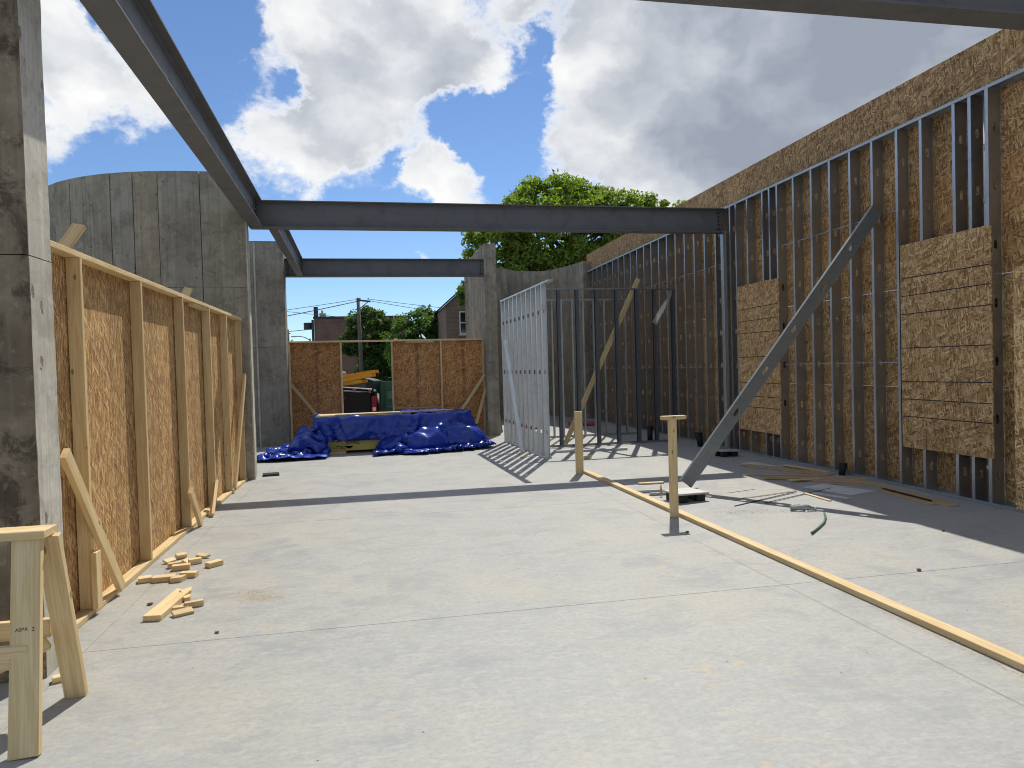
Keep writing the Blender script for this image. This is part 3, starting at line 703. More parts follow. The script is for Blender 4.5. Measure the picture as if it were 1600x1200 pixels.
# ------------------------------------------------------------------ sawhorse
sh = thing('sawhorse', (-2., 3.6, 0), 'homemade pine sawhorse in the bottom left corner', 'sawhorse')
board('top_beam', (-2.75, 3.58, .905), (-1.475, 3.58, .905), .14, .038, W, sh, side=(0, 1, 0))
def leg(x, dy, t=.038, w=.115): board('leg', (x, 3.58-dy*.12, .885), (x, 3.58-dy, .0), w, t, W, sh, side=(1, 0, 0))
board('leg', (-1.555, 3.545, .885), (-1.50, 3.31, .0), .118, .038, W, sh, side=(1, 0, 0)); leg(-2.62, .27)
board('leg', (-1.500, 3.61, .885), (-1.52, 3.90, .0), .10, .038, W, sh, side=(1, 0, 0)); board('leg', (-2.62, 3.61, .885), (-2.62, 3.90, .0), .10, .038, W, sh, side=(1, 0, 0))
sleg = [o for o in sh.children if o.name.startswith('leg')][0]
board('side_rail', (-2.72, 3.415, .415), (-1.515, 3.415, .395), .10, .036, W, sh, side=(0, 0, 1))
board('side_rail', (-2.72, 3.775, .40), (-1.57, 3.775, .40), .09, .036, W, sh, side=(0, 0, 1))
board('diagonal_brace', (-2.35, 3.55, .05), (-1.56, 3.70, .36), .085, .036, W, sh, side=(0, -.3, 1))

# ------------------------------------------------------------------ wood offcuts by the left screen
def offcut(x, y, L, w, t, rz, label, tilt=0., cut=0., z=None, m_=None):
    bm = bmesh.new(); bmesh.ops.create_cube(bm, size=1.)
    if L < .4: L *= .86; w *= .86
    for v in bm.verts:
        v.co = Vector((v.co.x*L, v.co.y*w, v.co.z*t))
        if v.co.x > 0: v.co.x += cut*(v.co.y/w)          # mitred end
    bmesh.ops.bevel(bm, geom=bm.edges[:], offset=.002, segments=1, affect='EDGES')
    h = (abs(math.sin(R(tilt)))*w+math.cos(R(tilt))*t)/2
    L_, rz = L, rz+random.uniform(-14, 14)*(L < .4)
    Mw = Matrix.Translation((x, y, (z or 0)+h+.001)) @ Matrix.Rotation(R(rz), 4, 'Z') @ Matrix.Rotation(R(tilt), 4, 'X')
    return tag(addmesh('wood_offcut', bm_mesh(bm, 'offcut'), m_ or M['wood'], Mw), label, 'offcut', 'pine offcuts scattered beside the left screen')
offcut(-1.44, 5.24, .56, .115, .038, 84, 'longest pine offcut, mitred at its near end, lying among the scraps', cut=.07)
offcut(-1.355, 6.27, .15, .085, .04, 55, 'pine block lying apart, rightmost of the scattered scraps')
offcut(-1.80, 5.95, .11, .10, .038, 12, 'pine block nearest the bottom plate in the front row')
offcut(-1.655, 5.93, .19, .10, .04, 14, 'longest pine block of the front row, between two short ones')
offcut(-1.545, 5.885, .11, .09, .038, 4, 'short pine block with its corner turned to the next block', cut=.03)
offcut(-1.485, 5.985, .15, .07, .042, -8, 'pine block at the right end of the front row')
offcut(-1.765, 6.50, .12, .06, .018, 70, 'thin wedge of pine leaning beside the bottom plate', tilt=24)
offcut(-1.70, 6.62, .10, .06, .036, 30, 'small dark-sided pine scrap at the back of the heap', tilt=15)
offcut(-1.665, 6.34, .16, .06, .04, 38, 'pine block with shaded side at the left of the heap')
offcut(-1.60, 6.38, .10, .06, .03, 80, 'upright-grained small pine scrap in the middle of the heap', tilt=32)
offcut(-1.605, 6.235, .16, .075, .042, 20, 'pine block at the front of the back heap')
offcut(-1.535, 6.40, .12, .07, .045, 35, 'pine block with square end facing the camera in the heap')
offcut(-1.52, 6.60, .16, .05, .02, -40, 'thin mitred pine scrap at the far edge of the heap', cut=.03, tilt=18)
offcut(-1.385, 5.48, .10, .05, .038, 40, 'pine scrap lying past the far end of the longest offcut', tilt=20, cut=.03)
offcut(-1.350, 5.36, .07, .06, .03, 60, 'tiny triangular pine scrap beside the longest offcut', cut=.05)
offcut(-1.345, 5.17, .13, .06, .022, 14, 'flat thin pine scrap tucked against the longest offcut')
offcut(-1.265, 5.20, .14, .05, .04, 16, 'pine block with a shaded front, right of the longest offcut')
offcut(-1.300, 5.045, .15, .075, .02, 18, 'flat pine scrap by the mitred end of the longest offcut', tilt=14)
offcut(-1.665, 4.12, .12, .06, .03, 20, 'pine scrap on the floor behind the sawhorse legs')

# loose sawdust and grit: nobody could count it
def scatter(name, label, n, pts, size, material, seed, zoff=.0015):
    rg = np.random.default_rng(seed); per = n//len(pts); V = []; F = []
    for (x, y, sx_, sy_) in pts:
        c = np.stack([rg.normal(x, sx_, per), rg.normal(y, sy_, per)], 1)
        for a in c:
            s_ = size*rg.uniform(.4, 1.4); t = rg.uniform(0, 6.28); i = len(V)
            d1 = np.array([math.cos(t), math.sin(t)])*s_; d2 = np.array([-math.sin(t), math.cos(t)])*s_*.5
            for q, zz in ((a-d1, 0), (a+d2, s_*.12), (a+d1, 0), (a-d2, 0)): V.append((q[0], q[1], zoff+zz))
            F.append((i, i+1, i+2, i+3))
    me = bpy.data.meshes.new(name); me.from_pydata(V, [], F)
    o = addmesh(name, me, material); tag(o, label, 'debris', kind='stuff'); return o
scatter('sawdust', 'pale sawdust dusted over the floor by the offcuts and the sill', 7000, [(-.93, 5.4, .10, .06), (-.82, 5.25, .09, .05), (-1.7, 5.9, .12, .25), (-1.55, 6.2, .2, .3), (sx(2.8)-.03, 2.8, .02, .6), (sx(3.8)-.03, 3.8, .02, .5), (3.3, 2.6, .05, .5)], .0032, M['sawdust'], 3)
scatter('dirt_crumbs', 'brown crumbs of dirt trailing from the plastic bottle', 420, [(3.95, 6.75, .22, .05), (3.75, 6.85, .15, .04), (4.3, 6.7, .2, .05)], .006, M['dirt'], 5)
def pebble(x, y, r, label):
    bm = bmesh.new(); bmesh.ops.create_icosphere(bm, subdivisions=1, radius=r); rg = random.Random(int(x*991+y*77))
    for v in bm.verts: v.co *= rg.uniform(.7, 1.25); v.co.z *= .6
    tag(addmesh('dark_crumb', bm_mesh(bm, 'crumb'), M['dirt'], Matrix.Translation((x, y, r*.5))), label, 'crumb', 'dark crumbs on the slab')
pebble(-1.585, 5.33, .020, 'dark crumb on the slab left of the longest offcut')
pebble(-1.0, 4.62, .014, 'dark crumb just past the nearest saw-cut joint on the left')
pebble(3.95, 4.53, .022, 'dark crumb right of the pine sill near the nearest joint')
pebble(2.86, 6.15, .018, 'dark crumb against the left side of the pine sill')
pebble(5.05, 5.5, .018, 'dark crumb at the edge of the wall shadow')

# ------------------------------------------------------------------ boards under the blue tarp
stk = thing('sheathing_stack', (.2, 14.9, 0), 'stack of yellow sheathing boards under the blue tarp', 'board stack')
for x in (-.75, .25, 1.2): box('skid', (x-.05, 14.27, .001), (x+.05, 15.48, .045), M['wood_old'], stk, .003)
z = .046
for k in range(11):
    t = .016; j = rng.uniform(-.004, .004)
    box('yellow_board', (-.98+j, 14.275+j*.6, z), (1.46+j, 15.49+j, z+t), M['yellow_board'], stk, .0015); z += t+.0006
pk = box('end_wrap', (-.975, 14.262, .05), (1.45, 14.268, .232), M['yellow_board'], stk)
for k in range(10):
    t = .042; j = rng.uniform(-.012, .012)
    box('board_layer', (-1.0+j, 14.29+abs(j), z), (1.52+j, 15.49, z+t), M['wood_old'] if k % 2 else M['wood'], stk, .003); z += t+.002
def lettering(txt, x, zc, size, parent, shear=0.):
    cu = bpy.data.curves.new('lettering', 'FONT'); cu.body = txt; cu.size = size; cu.extrude = .0006; cu.shear = shear; cu.align_x = 'LEFT'; cu.align_y = 'CENTER'; cu.offset = .002
    tmp = bpy.data.objects.new('tmp_text', cu); COL.objects.link(tmp)
    me = bpy.data.meshes.new_from_object(tmp.evaluated_get(bpy.context.evaluated_depsgraph_get())); bpy.data.objects.remove(tmp)
    return addmesh('printed_lettering', me, M['ink'], axes((-1, 0, 0), (0, 0, -1), (0, -1, 0), (x, 14.2605, zc)), parent)
def stamp(txt, u, v, size, par):
    cu = bpy.data.curves.new('stamp', 'FONT'); cu.body = txt; cu.size = size; cu.extrude = .0002; cu.align_x = 'CENTER'; cu.align_y = 'CENTER'
    tmp = bpy.data.objects.new('tmp_text', cu); COL.objects.link(tmp)
    me = bpy.data.meshes.new_from_object(tmp.evaluated_get(bpy.context.evaluated_depsgraph_get())); bpy.data.objects.remove(tmp)
    W_ = WM[par.name]; x = W_.col[0].to_3d(); y = W_.col[1].to_3d(); z = W_.col[2].to_3d()
    if z.y > 0: z = -z
    if y.x < 0: y = -y
    c = W_.translation+x*u+y*v+z*.0194
    addmesh('grade_stamp', me, M['ink'], axes(y, -x, z, c), par)
stamp('ASPA', -.066, -.012, .022, sleg); stamp('2', -.062, .034, .024, sleg)
lettering('DensG', -.29, .205, .092, pk)          # the boards lie upside down, so their print does too
lettering('ts', -.60, .108, .085, pk, .3)
bm = bmesh.new(); vs = [bm.verts.new(v) for v in ((-.40, 14.2605, .137), (-.60, 14.2605, .137), (-.49, 14.2605, .082))]; f = bm.faces.new(vs); bmesh.ops.solidify(bm, geom=[f], thickness=.0008)
addmesh('printed_mark', bm_mesh(bm, 'mark'), M['ink'], Matrix(), pk)
bm = bmesh.new(); vs = [bm.verts.new(v) for v in ((-.66, 14.2605, .15), (-.84, 14.2605, .128), (-.70, 14.2605, .128))]; f = bm.faces.new(vs); bmesh.ops.solidify(bm, geom=[f], thickness=.0008)
addmesh('printed_mark', bm_mesh(bm, 'mark'), M['ink'], Matrix(), pk)
tag(box('plywood_sheet', (-1.12, 14.25, .722), (.55, 15.1, .738), M['wood'], None, .001), 'pale plywood sheet lying over the left half of the tarp', 'sheet')
tag(board('loose_plank', (-.75, 14.32, .751), (.85, 14.42, .757), .14, .02, W, None, side=(0, 1, 0)), 'narrow pale plank lying on top of the plywood sheet', 'plank')
tag(board('loose_plank', (.75, 14.50, .752), (1.6, 14.52, .760), .14, .02, W, None, side=(0, 1, 0)), 'short pale plank on the tarp at the right of the stack', 'plank')
tag(board('dunnage_block', (-.99, 14.15, .026), (-.55, 14.15, .026), .09, .05, W, None, side=(0, 1, 0)), 'lower pale wood block sticking out from under the tarp', 'block')
tag(board('dunnage_block', (-.93, 14.17, .077), (-.57, 14.17, .077), .08, .05, M['wood_old'], None, side=(0, 1, 0)), 'upper brown wood block sticking out from under the tarp', 'block')

def tarp_sim(steps=260, seed=4):
    rng = np.random.default_rng(seed)
    # cloth laid over a low stack of boards, gathered so that it buckles
    x0, x1, y0, y1 = -2.05, 2.15, 13.55, 15.75
    NX, NY = 150, 92
    u = np.linspace(0, 1, NX); v = np.linspace(0, 1, NY)
    U, V = np.meshgrid(u, v, indexing='ij')
    P = np.zeros((NX, NY, 3)); P[..., 0] = x0+(x1-x0)*U; P[..., 1] = y0+(y1-y0)*V
    def smooth_noise(fx, fy, amp):
        a = np.zeros_like(U)
        for _ in range(6):
            kx, ky = rng.normal(0, fx), rng.normal(0, fy); a += np.sin(2*np.pi*(kx*U+ky*V)+rng.uniform(0, 6.28))
        return a/6*amp
    P[..., 2] = 1.0+smooth_noise(4, 3, .45)+smooth_noise(11, 8, .28)
    P[..., 0] += smooth_noise(5, 4, .22); P[..., 1] += smooth_noise(5, 4, .22)
    dx = (x1-x0)/(NX-1)*1.30; dy = (y1-y0)/(NY-1)*1.55
    box = (-1.06, 1.62, 14.235, 15.5, .70)
    lumps = np.array([(1.0, 14.05, .02, .50, .34, .32), (1.70, 14.2, .03, .45, .40, .38), (-1.22, 14.35, .02, .36, .40, .36), (.45, 14.1, .02, .34, .24, .20), (1.72, 14.9, .3, .30, .5, .40), (1.05, 14.75, .62, .7, .45, .12)])
    Q = P.copy()
    def con(A, B, L, k):
        d = B-A; l = np.sqrt((d*d).sum(-1, keepdims=True))+1e-9; c = d*((l-L)/l)*.5*k; return c
    dd = np.hypot(dx, dy)
    for it in range(steps):
        vel = (P-Q)*.97; vel = np.clip(vel, -.05, .05); Q = P.copy(); P = P+vel; P[..., 2] -= 9.8*(1/60)**2
        for k in range(7):
            for off in (0, 1):
                A, B = P[off:NX-1:2], P[off+1:NX:2]; n = min(len(A), len(B)); c = con(A[:n], B[:n], dx, 1.); A[:n] += c; B[:n] -= c
                A, B = P[:, off:NY-1:2], P[:, off+1:NY:2]; n = min(A.shape[1], B.shape[1]); c = con(A[:, :n], B[:, :n], dy, 1.); A[:, :n] += c; B[:, :n] -= c
            for sx in (0, 1):
                A, B = P[sx:NX-1:2, :-1], P[sx+1:NX:2, 1:]; n = min(len(A), len(B)); c = con(A[:n], B[:n], dd, .35); P[sx:NX-1:2, :-1][:n] += c; P[sx+1:NX:2, 1:][:n] -= c
                A, B = P[sx:NX-1:2, 1:], P[sx+1:NX:2, :-1]; n = min(len(A), len(B)); c = con(A[:n], B[:n], dd, .35); P[sx:NX-1:2, 1:][:n] += c; P[sx+1:NX:2, :-1][:n] -= c
            # resist tight folds
            c = con(P[:-3], P[3:], dx*2.9, .10); P[:-3] += c*.5; P[3:] -= c*.5
            c = con(P[:, :-3], P[:, 3:], dy*2.9, .10); P[:, :-3] += c*.5; P[:, 3:] -= c*.5
            # stack
            ins = (P[..., 0] > box[0]) & (P[..., 0] < box[1]) & (P[..., 1] > box[2]) & (P[..., 1] < box[3]) & (P[..., 2] < box[4])
            if ins.any():
                p = P[ins]; ds = np.stack([p[:, 0]-box[0], box[1]-p[:, 0], p[:, 1]-box[2], box[3]-p[:, 1], box[4]-p[:, 2]], 1); j = ds.argmin(1)
                for ax, (col, sg, val) in enumerate(((0, -1, box[0]), (0, 1, box[1]), (1, -1, box[2]), (1, 1, box[3]), (2, 1, box[4]))):
                    m = j == ax; p[m, col] = val
                P[ins] = p; q = Q[ins]; Q[ins] = q+(p-q)*.6
            for L_ in lumps:
                q_ = (P-L_[:3])/L_[3:]; r_ = np.sqrt((q_*q_).sum(-1)); m_ = r_ < 1
                if m_.any(): P[m_] = L_[:3]+(q_[m_]/np.maximum(r_[m_], .05)[:, None])*L_[3:]; Q[m_] += (P[m_]-Q[m_])*.6
            fl = P[..., 2] < .012
            P[..., 2] = np.maximum(P[..., 2], .012); Q[fl] = Q[fl]+(P[fl]-Q[fl])*.8
    return P

P = tarp_sim(); NX, NY = P.shape[:2]
def creases(P, seed=6):
    rg = np.random.default_rng(seed); h, w = P.shape[:2]
    A = np.arange(h)[:, None]*.0366*np.ones((1, w)); B = np.arange(w)[None, :]*.0375*np.ones((h, 1))
    def wv(f):
        t = np.zeros((h, w))
        for _ in range(4): a = rg.uniform(0, 6.28); t += np.sin(f*rg.uniform(.6, 1.5)*(np.cos(a)*A+np.sin(a)*B)+rg.uniform(0, 6.28))
        return t/4
    out = np.zeros((h, w))
    for f, amp, n in ((4.2, .085, 2), (8.5, .070, 3), (17., .050, 3), (33., .022, 3)):
        for _ in range(n):
            a = rg.normal(.9, .7)*(1 if rg.random() < .6 else -1)
            ph = f*(np.cos(a)*A+np.sin(a)*B)+2.4*wv(f*.45)+rg.uniform(0, 6.28)
            out += amp/n*2.*(1-np.abs(np.sin(ph)))**1.25*(.4+.6*np.clip(wv(1.3)+.5, 0, 1))
    return out
du = np.gradient(P, axis=0); dv = np.gradient(P, axis=1); nn = np.cross(du, dv); nn /= np.linalg.norm(nn, axis=-1, keepdims=True)+1e-9
nn *= np.where(nn[..., 2:3] < -.2, -1, 1)
lie = np.clip((P[..., 2:3]-.0)/.12, .45, 1)
P = P+nn*creases(P)[..., None]*lie; P[..., 2] = np.maximum(P[..., 2], .008)
on_top = (P[..., 1] > 14.28) & (P[..., 0] < .55) & (P[..., 0] > -1.08)
P[..., 2] = np.where(on_top, np.minimum(P[..., 2], .716), np.where(P[..., 2] > .70, .70+.4*(P[..., 2]-.70), P[..., 2]))
idx = np.arange(NX*NY).reshape(NX, NY)
F = np.stack([idx[:-1, :-1], idx[1:, :-1], idx[1:, 1:], idx[:-1, 1:]], -1).reshape(-1, 4)
V = P.reshape(-1, 3)
cc = V[F].mean(1)
open_ = (cc[:, 0] > -.86) & (cc[:, 0] < .10-.9*np.clip(.20-cc[:, 2], 0, 1)) & (cc[:, 1] < 14.32) & (cc[:, 2] < .255) & (cc[:, 2] > .020)
F = F[~open_]
me = bpy.data.meshes.new('tarp'); me.from_pydata(V.tolist(), [], F.tolist())
bm = bmesh.new(); bm.from_mesh(me); bmesh.ops.delete(bm, geom=[v for v in bm.verts if not v.link_faces], context='VERTS')
bmesh.ops.recalc_face_normals(bm, faces=bm.faces[:]); bm.to_mesh(me); bm.free()
tp = addmesh('blue_tarp', me, M['tarp'], None, None, True); tag(tp, 'crumpled glossy blue tarp draped over the board stack', 'tarp')
md = tp.modifiers.new('thick', 'SOLIDIFY'); md.thickness = .004

# ------------------------------------------------------------------ floor clutter near the right wall
def floor_plate(x, y, rz, label, s=1.):
    t = thing('cover_plate', (x, y, 0), label, 'plate')
    Mz = Matrix.Translation((x, y, 0)) @ Matrix.Rotation(R(rz), 4, 'Z')
    for px, py in ((-.12, -.10), (.12, -.10), (.12, .10), (-.12, .10)):
        addmesh('foot', box_mesh(.12*s, .07*s, .085, .006, M['black']), None, Mz @ Matrix.Translation((px*s, py*s, .0435)), t)
    addmesh('top_plate', box_mesh(.42*s, .34*s, .022, .004, M['alu']), None, Mz @ Matrix.Translation((0, 0, .0975)) @ Matrix.Rotation(R(2), 4, 'Y'), t)
    return t
floor_plate(3.53, 7.62, 12, 'pale metal cover plate on black feet at the foot of the diagonal brace')
floor_plate(5.83, 10.95, 4, 'grey metal cover plate on the floor in the wall shade', .85)
def bar(name, p0, p1, w, t, material, label, cat, side=(0, 0, 1), group=None):
    o = board(name, p0, p1, w, t, material, None, side=side, bev=.001); tag(o, label, cat, group); return o
bar('metal_bar', (3.17, 8.22, .02), (3.95, 8.17, .02), .03, .035, M['galv'], 'far of two short steel bars lying behind the brace foot', 'bar')
bar('metal_bar', (3.25, 8.02, .018), (3.75, 7.98, .018), .03, .03, M['galv'], 'near of two short steel bars lying behind the brace foot', 'bar')
bm = bmesh.new(); bmesh.ops.create_cone(bm, cap_ends=True, segments=8, radius1=.02, radius2=.003, depth=.11)
tag(addmesh('spike', bm_mesh(bm, 'spike'), M['wood_old'], Matrix.Translation((3.36, 7.93, .0955))), 'small dark spike standing by the cover plate', 'spike')
bar('wood_plank', (5.14, 8.63, .022), (6.22, 8.02, .022), .03, .12, M['wood_old'], 'thick brown plank lying in the wall shade', 'plank')
bar('wood_plank', (5.42, 8.42, .009), (6.13, 7.96, .009), .016, .13, M['wood_old'], 'thin brown board tucked in front of the thick plank', 'plank')
bar('wood_plank', (5.55, 9.85, .008), (6.15, 8.60, .008), .012, .22, M['wood_old'], 'wide weathered board flat on the floor along the wall', 'plank')
bar('wood_plank', (6.16, 7.95, .007), (5.98, 6.36, .007), .012, .13, M['wood_old'], 'strand-board strip lying along the wall base', 'plank')
bar('wood_plank', (5.93, 7.35, .006), (5.86, 6.50, .006), .01, .10, M['wood_old'], 'thin brown slat beside the strip at the wall base', 'plank')
bar('wood_plank', (5.02, 9.02, .006), (5.98, 8.62, .006), .01, .11, M['wood_old'], 'thin brown slat behind the thick plank', 'plank')
bar('wood_plank', (5.30, 8.30, .026), (6.05, 8.22, .03), .012, .07, M['wood'], 'pale lath lying over the thin brown board', 'plank')
bar('wood_plank', (5.62, 8.02, .006), (6.22, 7.72, .006), .01, .09, M['wood_old'], 'short brown slat between the plank pile and the pale sheet', 'plank')
bar('wood_plank', (6.02, 9.55, .02), (6.20, 8.75, .02), .012, .08, M['wood'], 'pale slat resting along the wide weathered board', 'plank')
bar('steel_strip', (5.97, 7.40, .024), (5.93, 6.62, .022), .012, .03, M['black'], 'black strip lying across the boards by the wall', 'strip')
bar('steel_strip', (4.12, 7.46, .008), (5.0, 7.69, .012), .004, .022, M['wood_old'], 'long thin brown lath, farthest of the crossing strips', 'strip')
bar('steel_strip', (3.87, 7.11, .006), (4.96, 7.62, .012), .005, .018, M['black'], 'long thin black strip, nearest of the crossing strips', 'strip')
bar('steel_strip', (4.25, 7.13, .012), (5.52, 7.73, .006), .005, .014, M['black'], 'black rod reaching from the crossing strips into the shade', 'strip')
bar('steel_strip', (4.18, 7.86, .004), (4.62, 7.98, .004), .004, .014, M['wood'], 'short tan lath on the sunlit floor behind the strips', 'strip')
bar('wood_lath', (5.0, 7.52, .007), (4.99, 7.02, .007), .01, .04, M['wood'], 'short pine lath at the shadow edge', 'strip')
bar('white_strip', (5.10, 7.50, .008), (5.25, 7.06, .008), .012, .07, M['white'], 'white strip beside the short pine lath', 'strip')
bar('white_sheet', (5.74, 10.1, .004), (5.80, 9.55, .004), .006, .24, M['white'], 'small white sheet on the floor by the wall', 'sheet')
bar('white_sheet', (5.42, 7.95, .004), (5.62, 7.30, .004), .006, .42, M['white'], 'larger pale sheet lying in the wall shade', 'sheet')
bar('timber_block', (3.42, 8.82, .012), (3.76, 8.80, .012), .022, .10, M['wood'], 'flat pine scrap in the beam shadow behind the post', 'block')
bar('channel_offcut', (3.25, 12.62, .022), (4.62, 12.45, .022), .04, .09, M['galv'], 'steel channel lying on the floor before the dark partition', 'channel')
bar('timber_block', (3.52, 11.6, .022), (3.65, 11.6, .022), .04, .05, M['wood'], 'small pine block between the far post and the partition', 'block')
bar('wood_scrap', (2.55, 12.15, .006), (2.72, 12.35, .006), .01, .09, M['wood'], 'pine scrap beside the foot of the silver partition', 'block')
bar('black_plate', (-1.74, 11.62, .016), (-1.50, 11.66, .016), .03, .22, M['black'], 'black flat block at the foot of the curved wall end', 'block')
bar('black_rod', (6.13, 4.05, .01), (5.3, 4.2, .01), .012, .012, M['black'], 'black rod at the right edge of the slab', 'strip')
pts = [Vector((4.505, 6.44, .018)), Vector((4.40, 6.27, .014)), Vector((4.24, 6.07, .014)), Vector((4.05, 5.89, .014)), Vector((3.875, 5.73, .018))]
tag(tube('plastic_tube', pts, .010, M['green_tube'], None, 10), 'short curved green plastic tube on the sunlit slab', 'tube')
# crushed water bottle
bt = thing('plastic_bottle', (4.2, 6.8, 0), 'crushed clear plastic bottle lying on the slab', 'bottle')
pr = [(0, .012), (.02, .014), (.03, .014), (.06, .032), (.10, .036), (.13, .028), (.16, .036), (.19, .030), (.22, .035), (.24, .030), (.245, .012)]
dirv = Vector((-.9, .43, 0)).normalized(); p0 = Vector((4.30, 6.72, .036))
bo = addmesh('body', tube_mesh([p0-dirv*.24+dirv*(.245-a)*0+dirv*a for a, r in pr], [r for a, r in pr], 14), M['clear'], Matrix(), bt, True)
addmesh('cap', tube_mesh([p0-dirv*.255, p0-dirv*.232], .015, 12), M['white'], Matrix(), bt)
def stub_pipe(x, y, r, h, label, lean=0):
    t = thing('pipe_stub', (x, y, 0), label, 'pipe')
    addmesh('pipe', tube_mesh([(x, y, 0), (x+lean, y, h)], r, 16), M['black'], Matrix(), t, True)
    addmesh('collar', tube_mesh([(x+lean*.9, y, h-.07), (x+lean*1.02, y, h+.006)], r*1.25, 16), M['black'], Matrix(), t)
stub_pipe(5.63, 13.80, .055, .30, 'black pipe stub rising by the dark partition')
stub_pipe(6.08, 12.40, .06, .26, 'black pipe stub hidden behind the diagonal brace', -.05)
stub_pipe(6.26, 8.55, .045, .16, 'black pipe stub against the stud wall bottom', .02)
tag(box('insulation_batt', (3.55, 17.6, .001), (4.35, 18.0, .30), M['pink'], None, .03), 'pink insulation batt on the floor behind the partitions', 'insulation')
tag(box('insulation_batt', (5.1, 17.8, .001), (5.9, 18.2, .12), M['pink'], None, .03), 'flat dusky pink batt near the right wall behind the partitions', 'insulation')

# ================================================================== BEYOND THE SLAB
GZ = -.55
# pickup
tk = thing('pickup_truck', (-.85, 22., GZ), 'black pickup truck loaded with ladders seen through the open bay', 'truck')
def tbox(n, lo, hi, m_, par=tk, bev=.02): return box(n, lo, hi, M[m_], par, bev)
XL, XR, YR = -1.78, .10, 19.6
tbox('bed_floor', (XL, YR, .12), (XR, YR+2.0, .20), 'paint_black')
tbox('bed_side', (XL, YR+.02, .205), (XL+.09, YR+2.0, 1.06), 'paint_black'); tbox('bed_side', (XR-.09, YR+.02, .205), (XR, YR+2.0, 1.06), 'paint_black')
tg = tbox('tailgate', (XL+.13, YR-.03, .205), (XR-.16, YR+.04, 1.04), 'paint_black'); tbox('handle', (-.95, YR-.045, .86), (-.72, YR-.028, .93), 'bolt', tg, .004)
tbox('bumper', (XL, YR-.10, -.10), (XR, YR+.0, .10), 'chrome')
for x0 in (XL, XR-.15):
    tl = tbox('tail_light', (x0+.005, YR-.045, .36), (x0+.145, YR+.018, .92), 'red_lens'); tbox('reverse_lens', (x0+.03, YR-.05, .52), (x0+.12, YR-.0445, .62), 'white', tl, .002)
bm = bmesh.new()
prof = [(YR+2.02, .15), (YR+5.2, .15), (YR+5.25, .75), (YR+4.0, .85), (YR+3.45, 1.30), (YR+2.25, 1.33), (YR+2.02, 1.0)]
a = [bm.verts.new((XL+.04, y, z)) for y, z in prof]; b = [bm.verts.new((XR-.04, y, z)) for y, z in prof]
for i in range(len(prof)): bm.faces.new((a[i], a[(i+1) % len(prof)], b[(i+1) % len(prof)], b[i]))
bm.faces.new(a[::-1]); bm.faces.new(b); bmesh.ops.recalc_face_normals(bm, faces=bm.faces[:]); bmesh.ops.bevel(bm, geom=bm.edges[:], offset=.05, segments=2, affect='EDGES')
cabm = addmesh('cab', bm_mesh(bm, 'cab'), M['paint_black'], Matrix(), tk)
box('rear_window', (XL+.3, YR+2.10, 1.02), (XR-.3, YR+2.13, 1.26), M['glass'], cabm)
for x in (XL+.02, XR-.24):
    for y in (YR+.95, YR+4.3):
        w = addmesh('wheel', tube_mesh([(x, y, GZ+.38), (x+.22, y, GZ+.38)], .38, 20), M['tyre'], Matrix(), tk); addmesh('rim', tube_mesh([(x-.004, y, GZ+.38), (x+.224, y, GZ+.38)], .22, 16), M['chrome'], Matrix(), w)
fl_pts = [(XR+.03, YR+.35+.62*(1-math.cos(t)), .42+.50*math.sin(t)) for t in [i*math.pi/10 for i in range(11)]]
addmesh('fender_flare', tube_mesh(fl_pts, .06, 8), M['paint_black'], Matrix(), tk, True)
def ladder(p0, p1, wid, label, n=8, m_='yellow'):
    p0, p1 = Vector(p0), Vector(p1); d = p1-p0; s = Vector((0, 0, 1)).cross(d).normalized()*wid
    t = thing('ladder', p0, label, 'ladder')
    for q in (-.5, .5): board('rail', p0+s*q, p1+s*q, .085, .03, M[m_], t, side=(0, 0, 1), bev=.002)
    for k in range(n):
        c = p0+d*((k+.5)/n); addmesh('rung', tube_mesh([c-s*.48, c+s*.48], .016, 8), M['alu'], Matrix(), t)
ladder((-1.75, 20.6, 1.33), (.12, 20.1, 1.60), .42, 'upper yellow ladder sticking up from the truck bed')
ladder((-1.7, 20.5, 1.20), (.02, 19.95, 1.50), .42, 'middle yellow ladder in the truck bed')
ladder((-1.72, 20.7, 1.12), (-.22, 20.0, 1.34), .40, 'lower short yellow ladder in the truck bed')
pl = thing('pallet', (-.5, 20.2, 1.1), 'tilted grey pallet lying on the truck load', 'pallet')
for k in range(4): board('slat', (-.95, 19.72+k*.2, 1.20), (-.02, 19.72+k*.2, 1.10), .11, .02, M['alu'], pl, side=(0, 1, 0))
for x in (-.9, -.5, -.08): board('block', (x, 19.7, 1.125-.1*(x+.5)), (x, 20.4, 1.125-.1*(x+.5)), .07, .07, M['wood_old'], pl, side=(1, 0, 0))
for k in range(3): board('slat', (-.9, 19.72+k*.28, 1.10), (-.05, 19.72+k*.28, 1.01), .10, .02, M['alu'], pl, side=(0, 1, 0))
cb = thing('metal_clamps', (-.85, 20.3, 1.5), 'cluster of grey metal fittings on top of the ladders', 'fittings')
rg = random.Random(2)
for k in range(9): addmesh('fitting', box_mesh(.10, .06, .05, .01, M['alu']), None, Matrix.Translation((-.9+rg.uniform(-.12, .14), 20.2+rg.uniform(-.1, .1), 1.56+rg.uniform(-.03, .06))) @ Matrix.Rotation(rg.uniform(0, 3), 4, 'Z') @ Matrix.Rotation(rg.uniform(-.6, .6), 4, 'X'), cb)
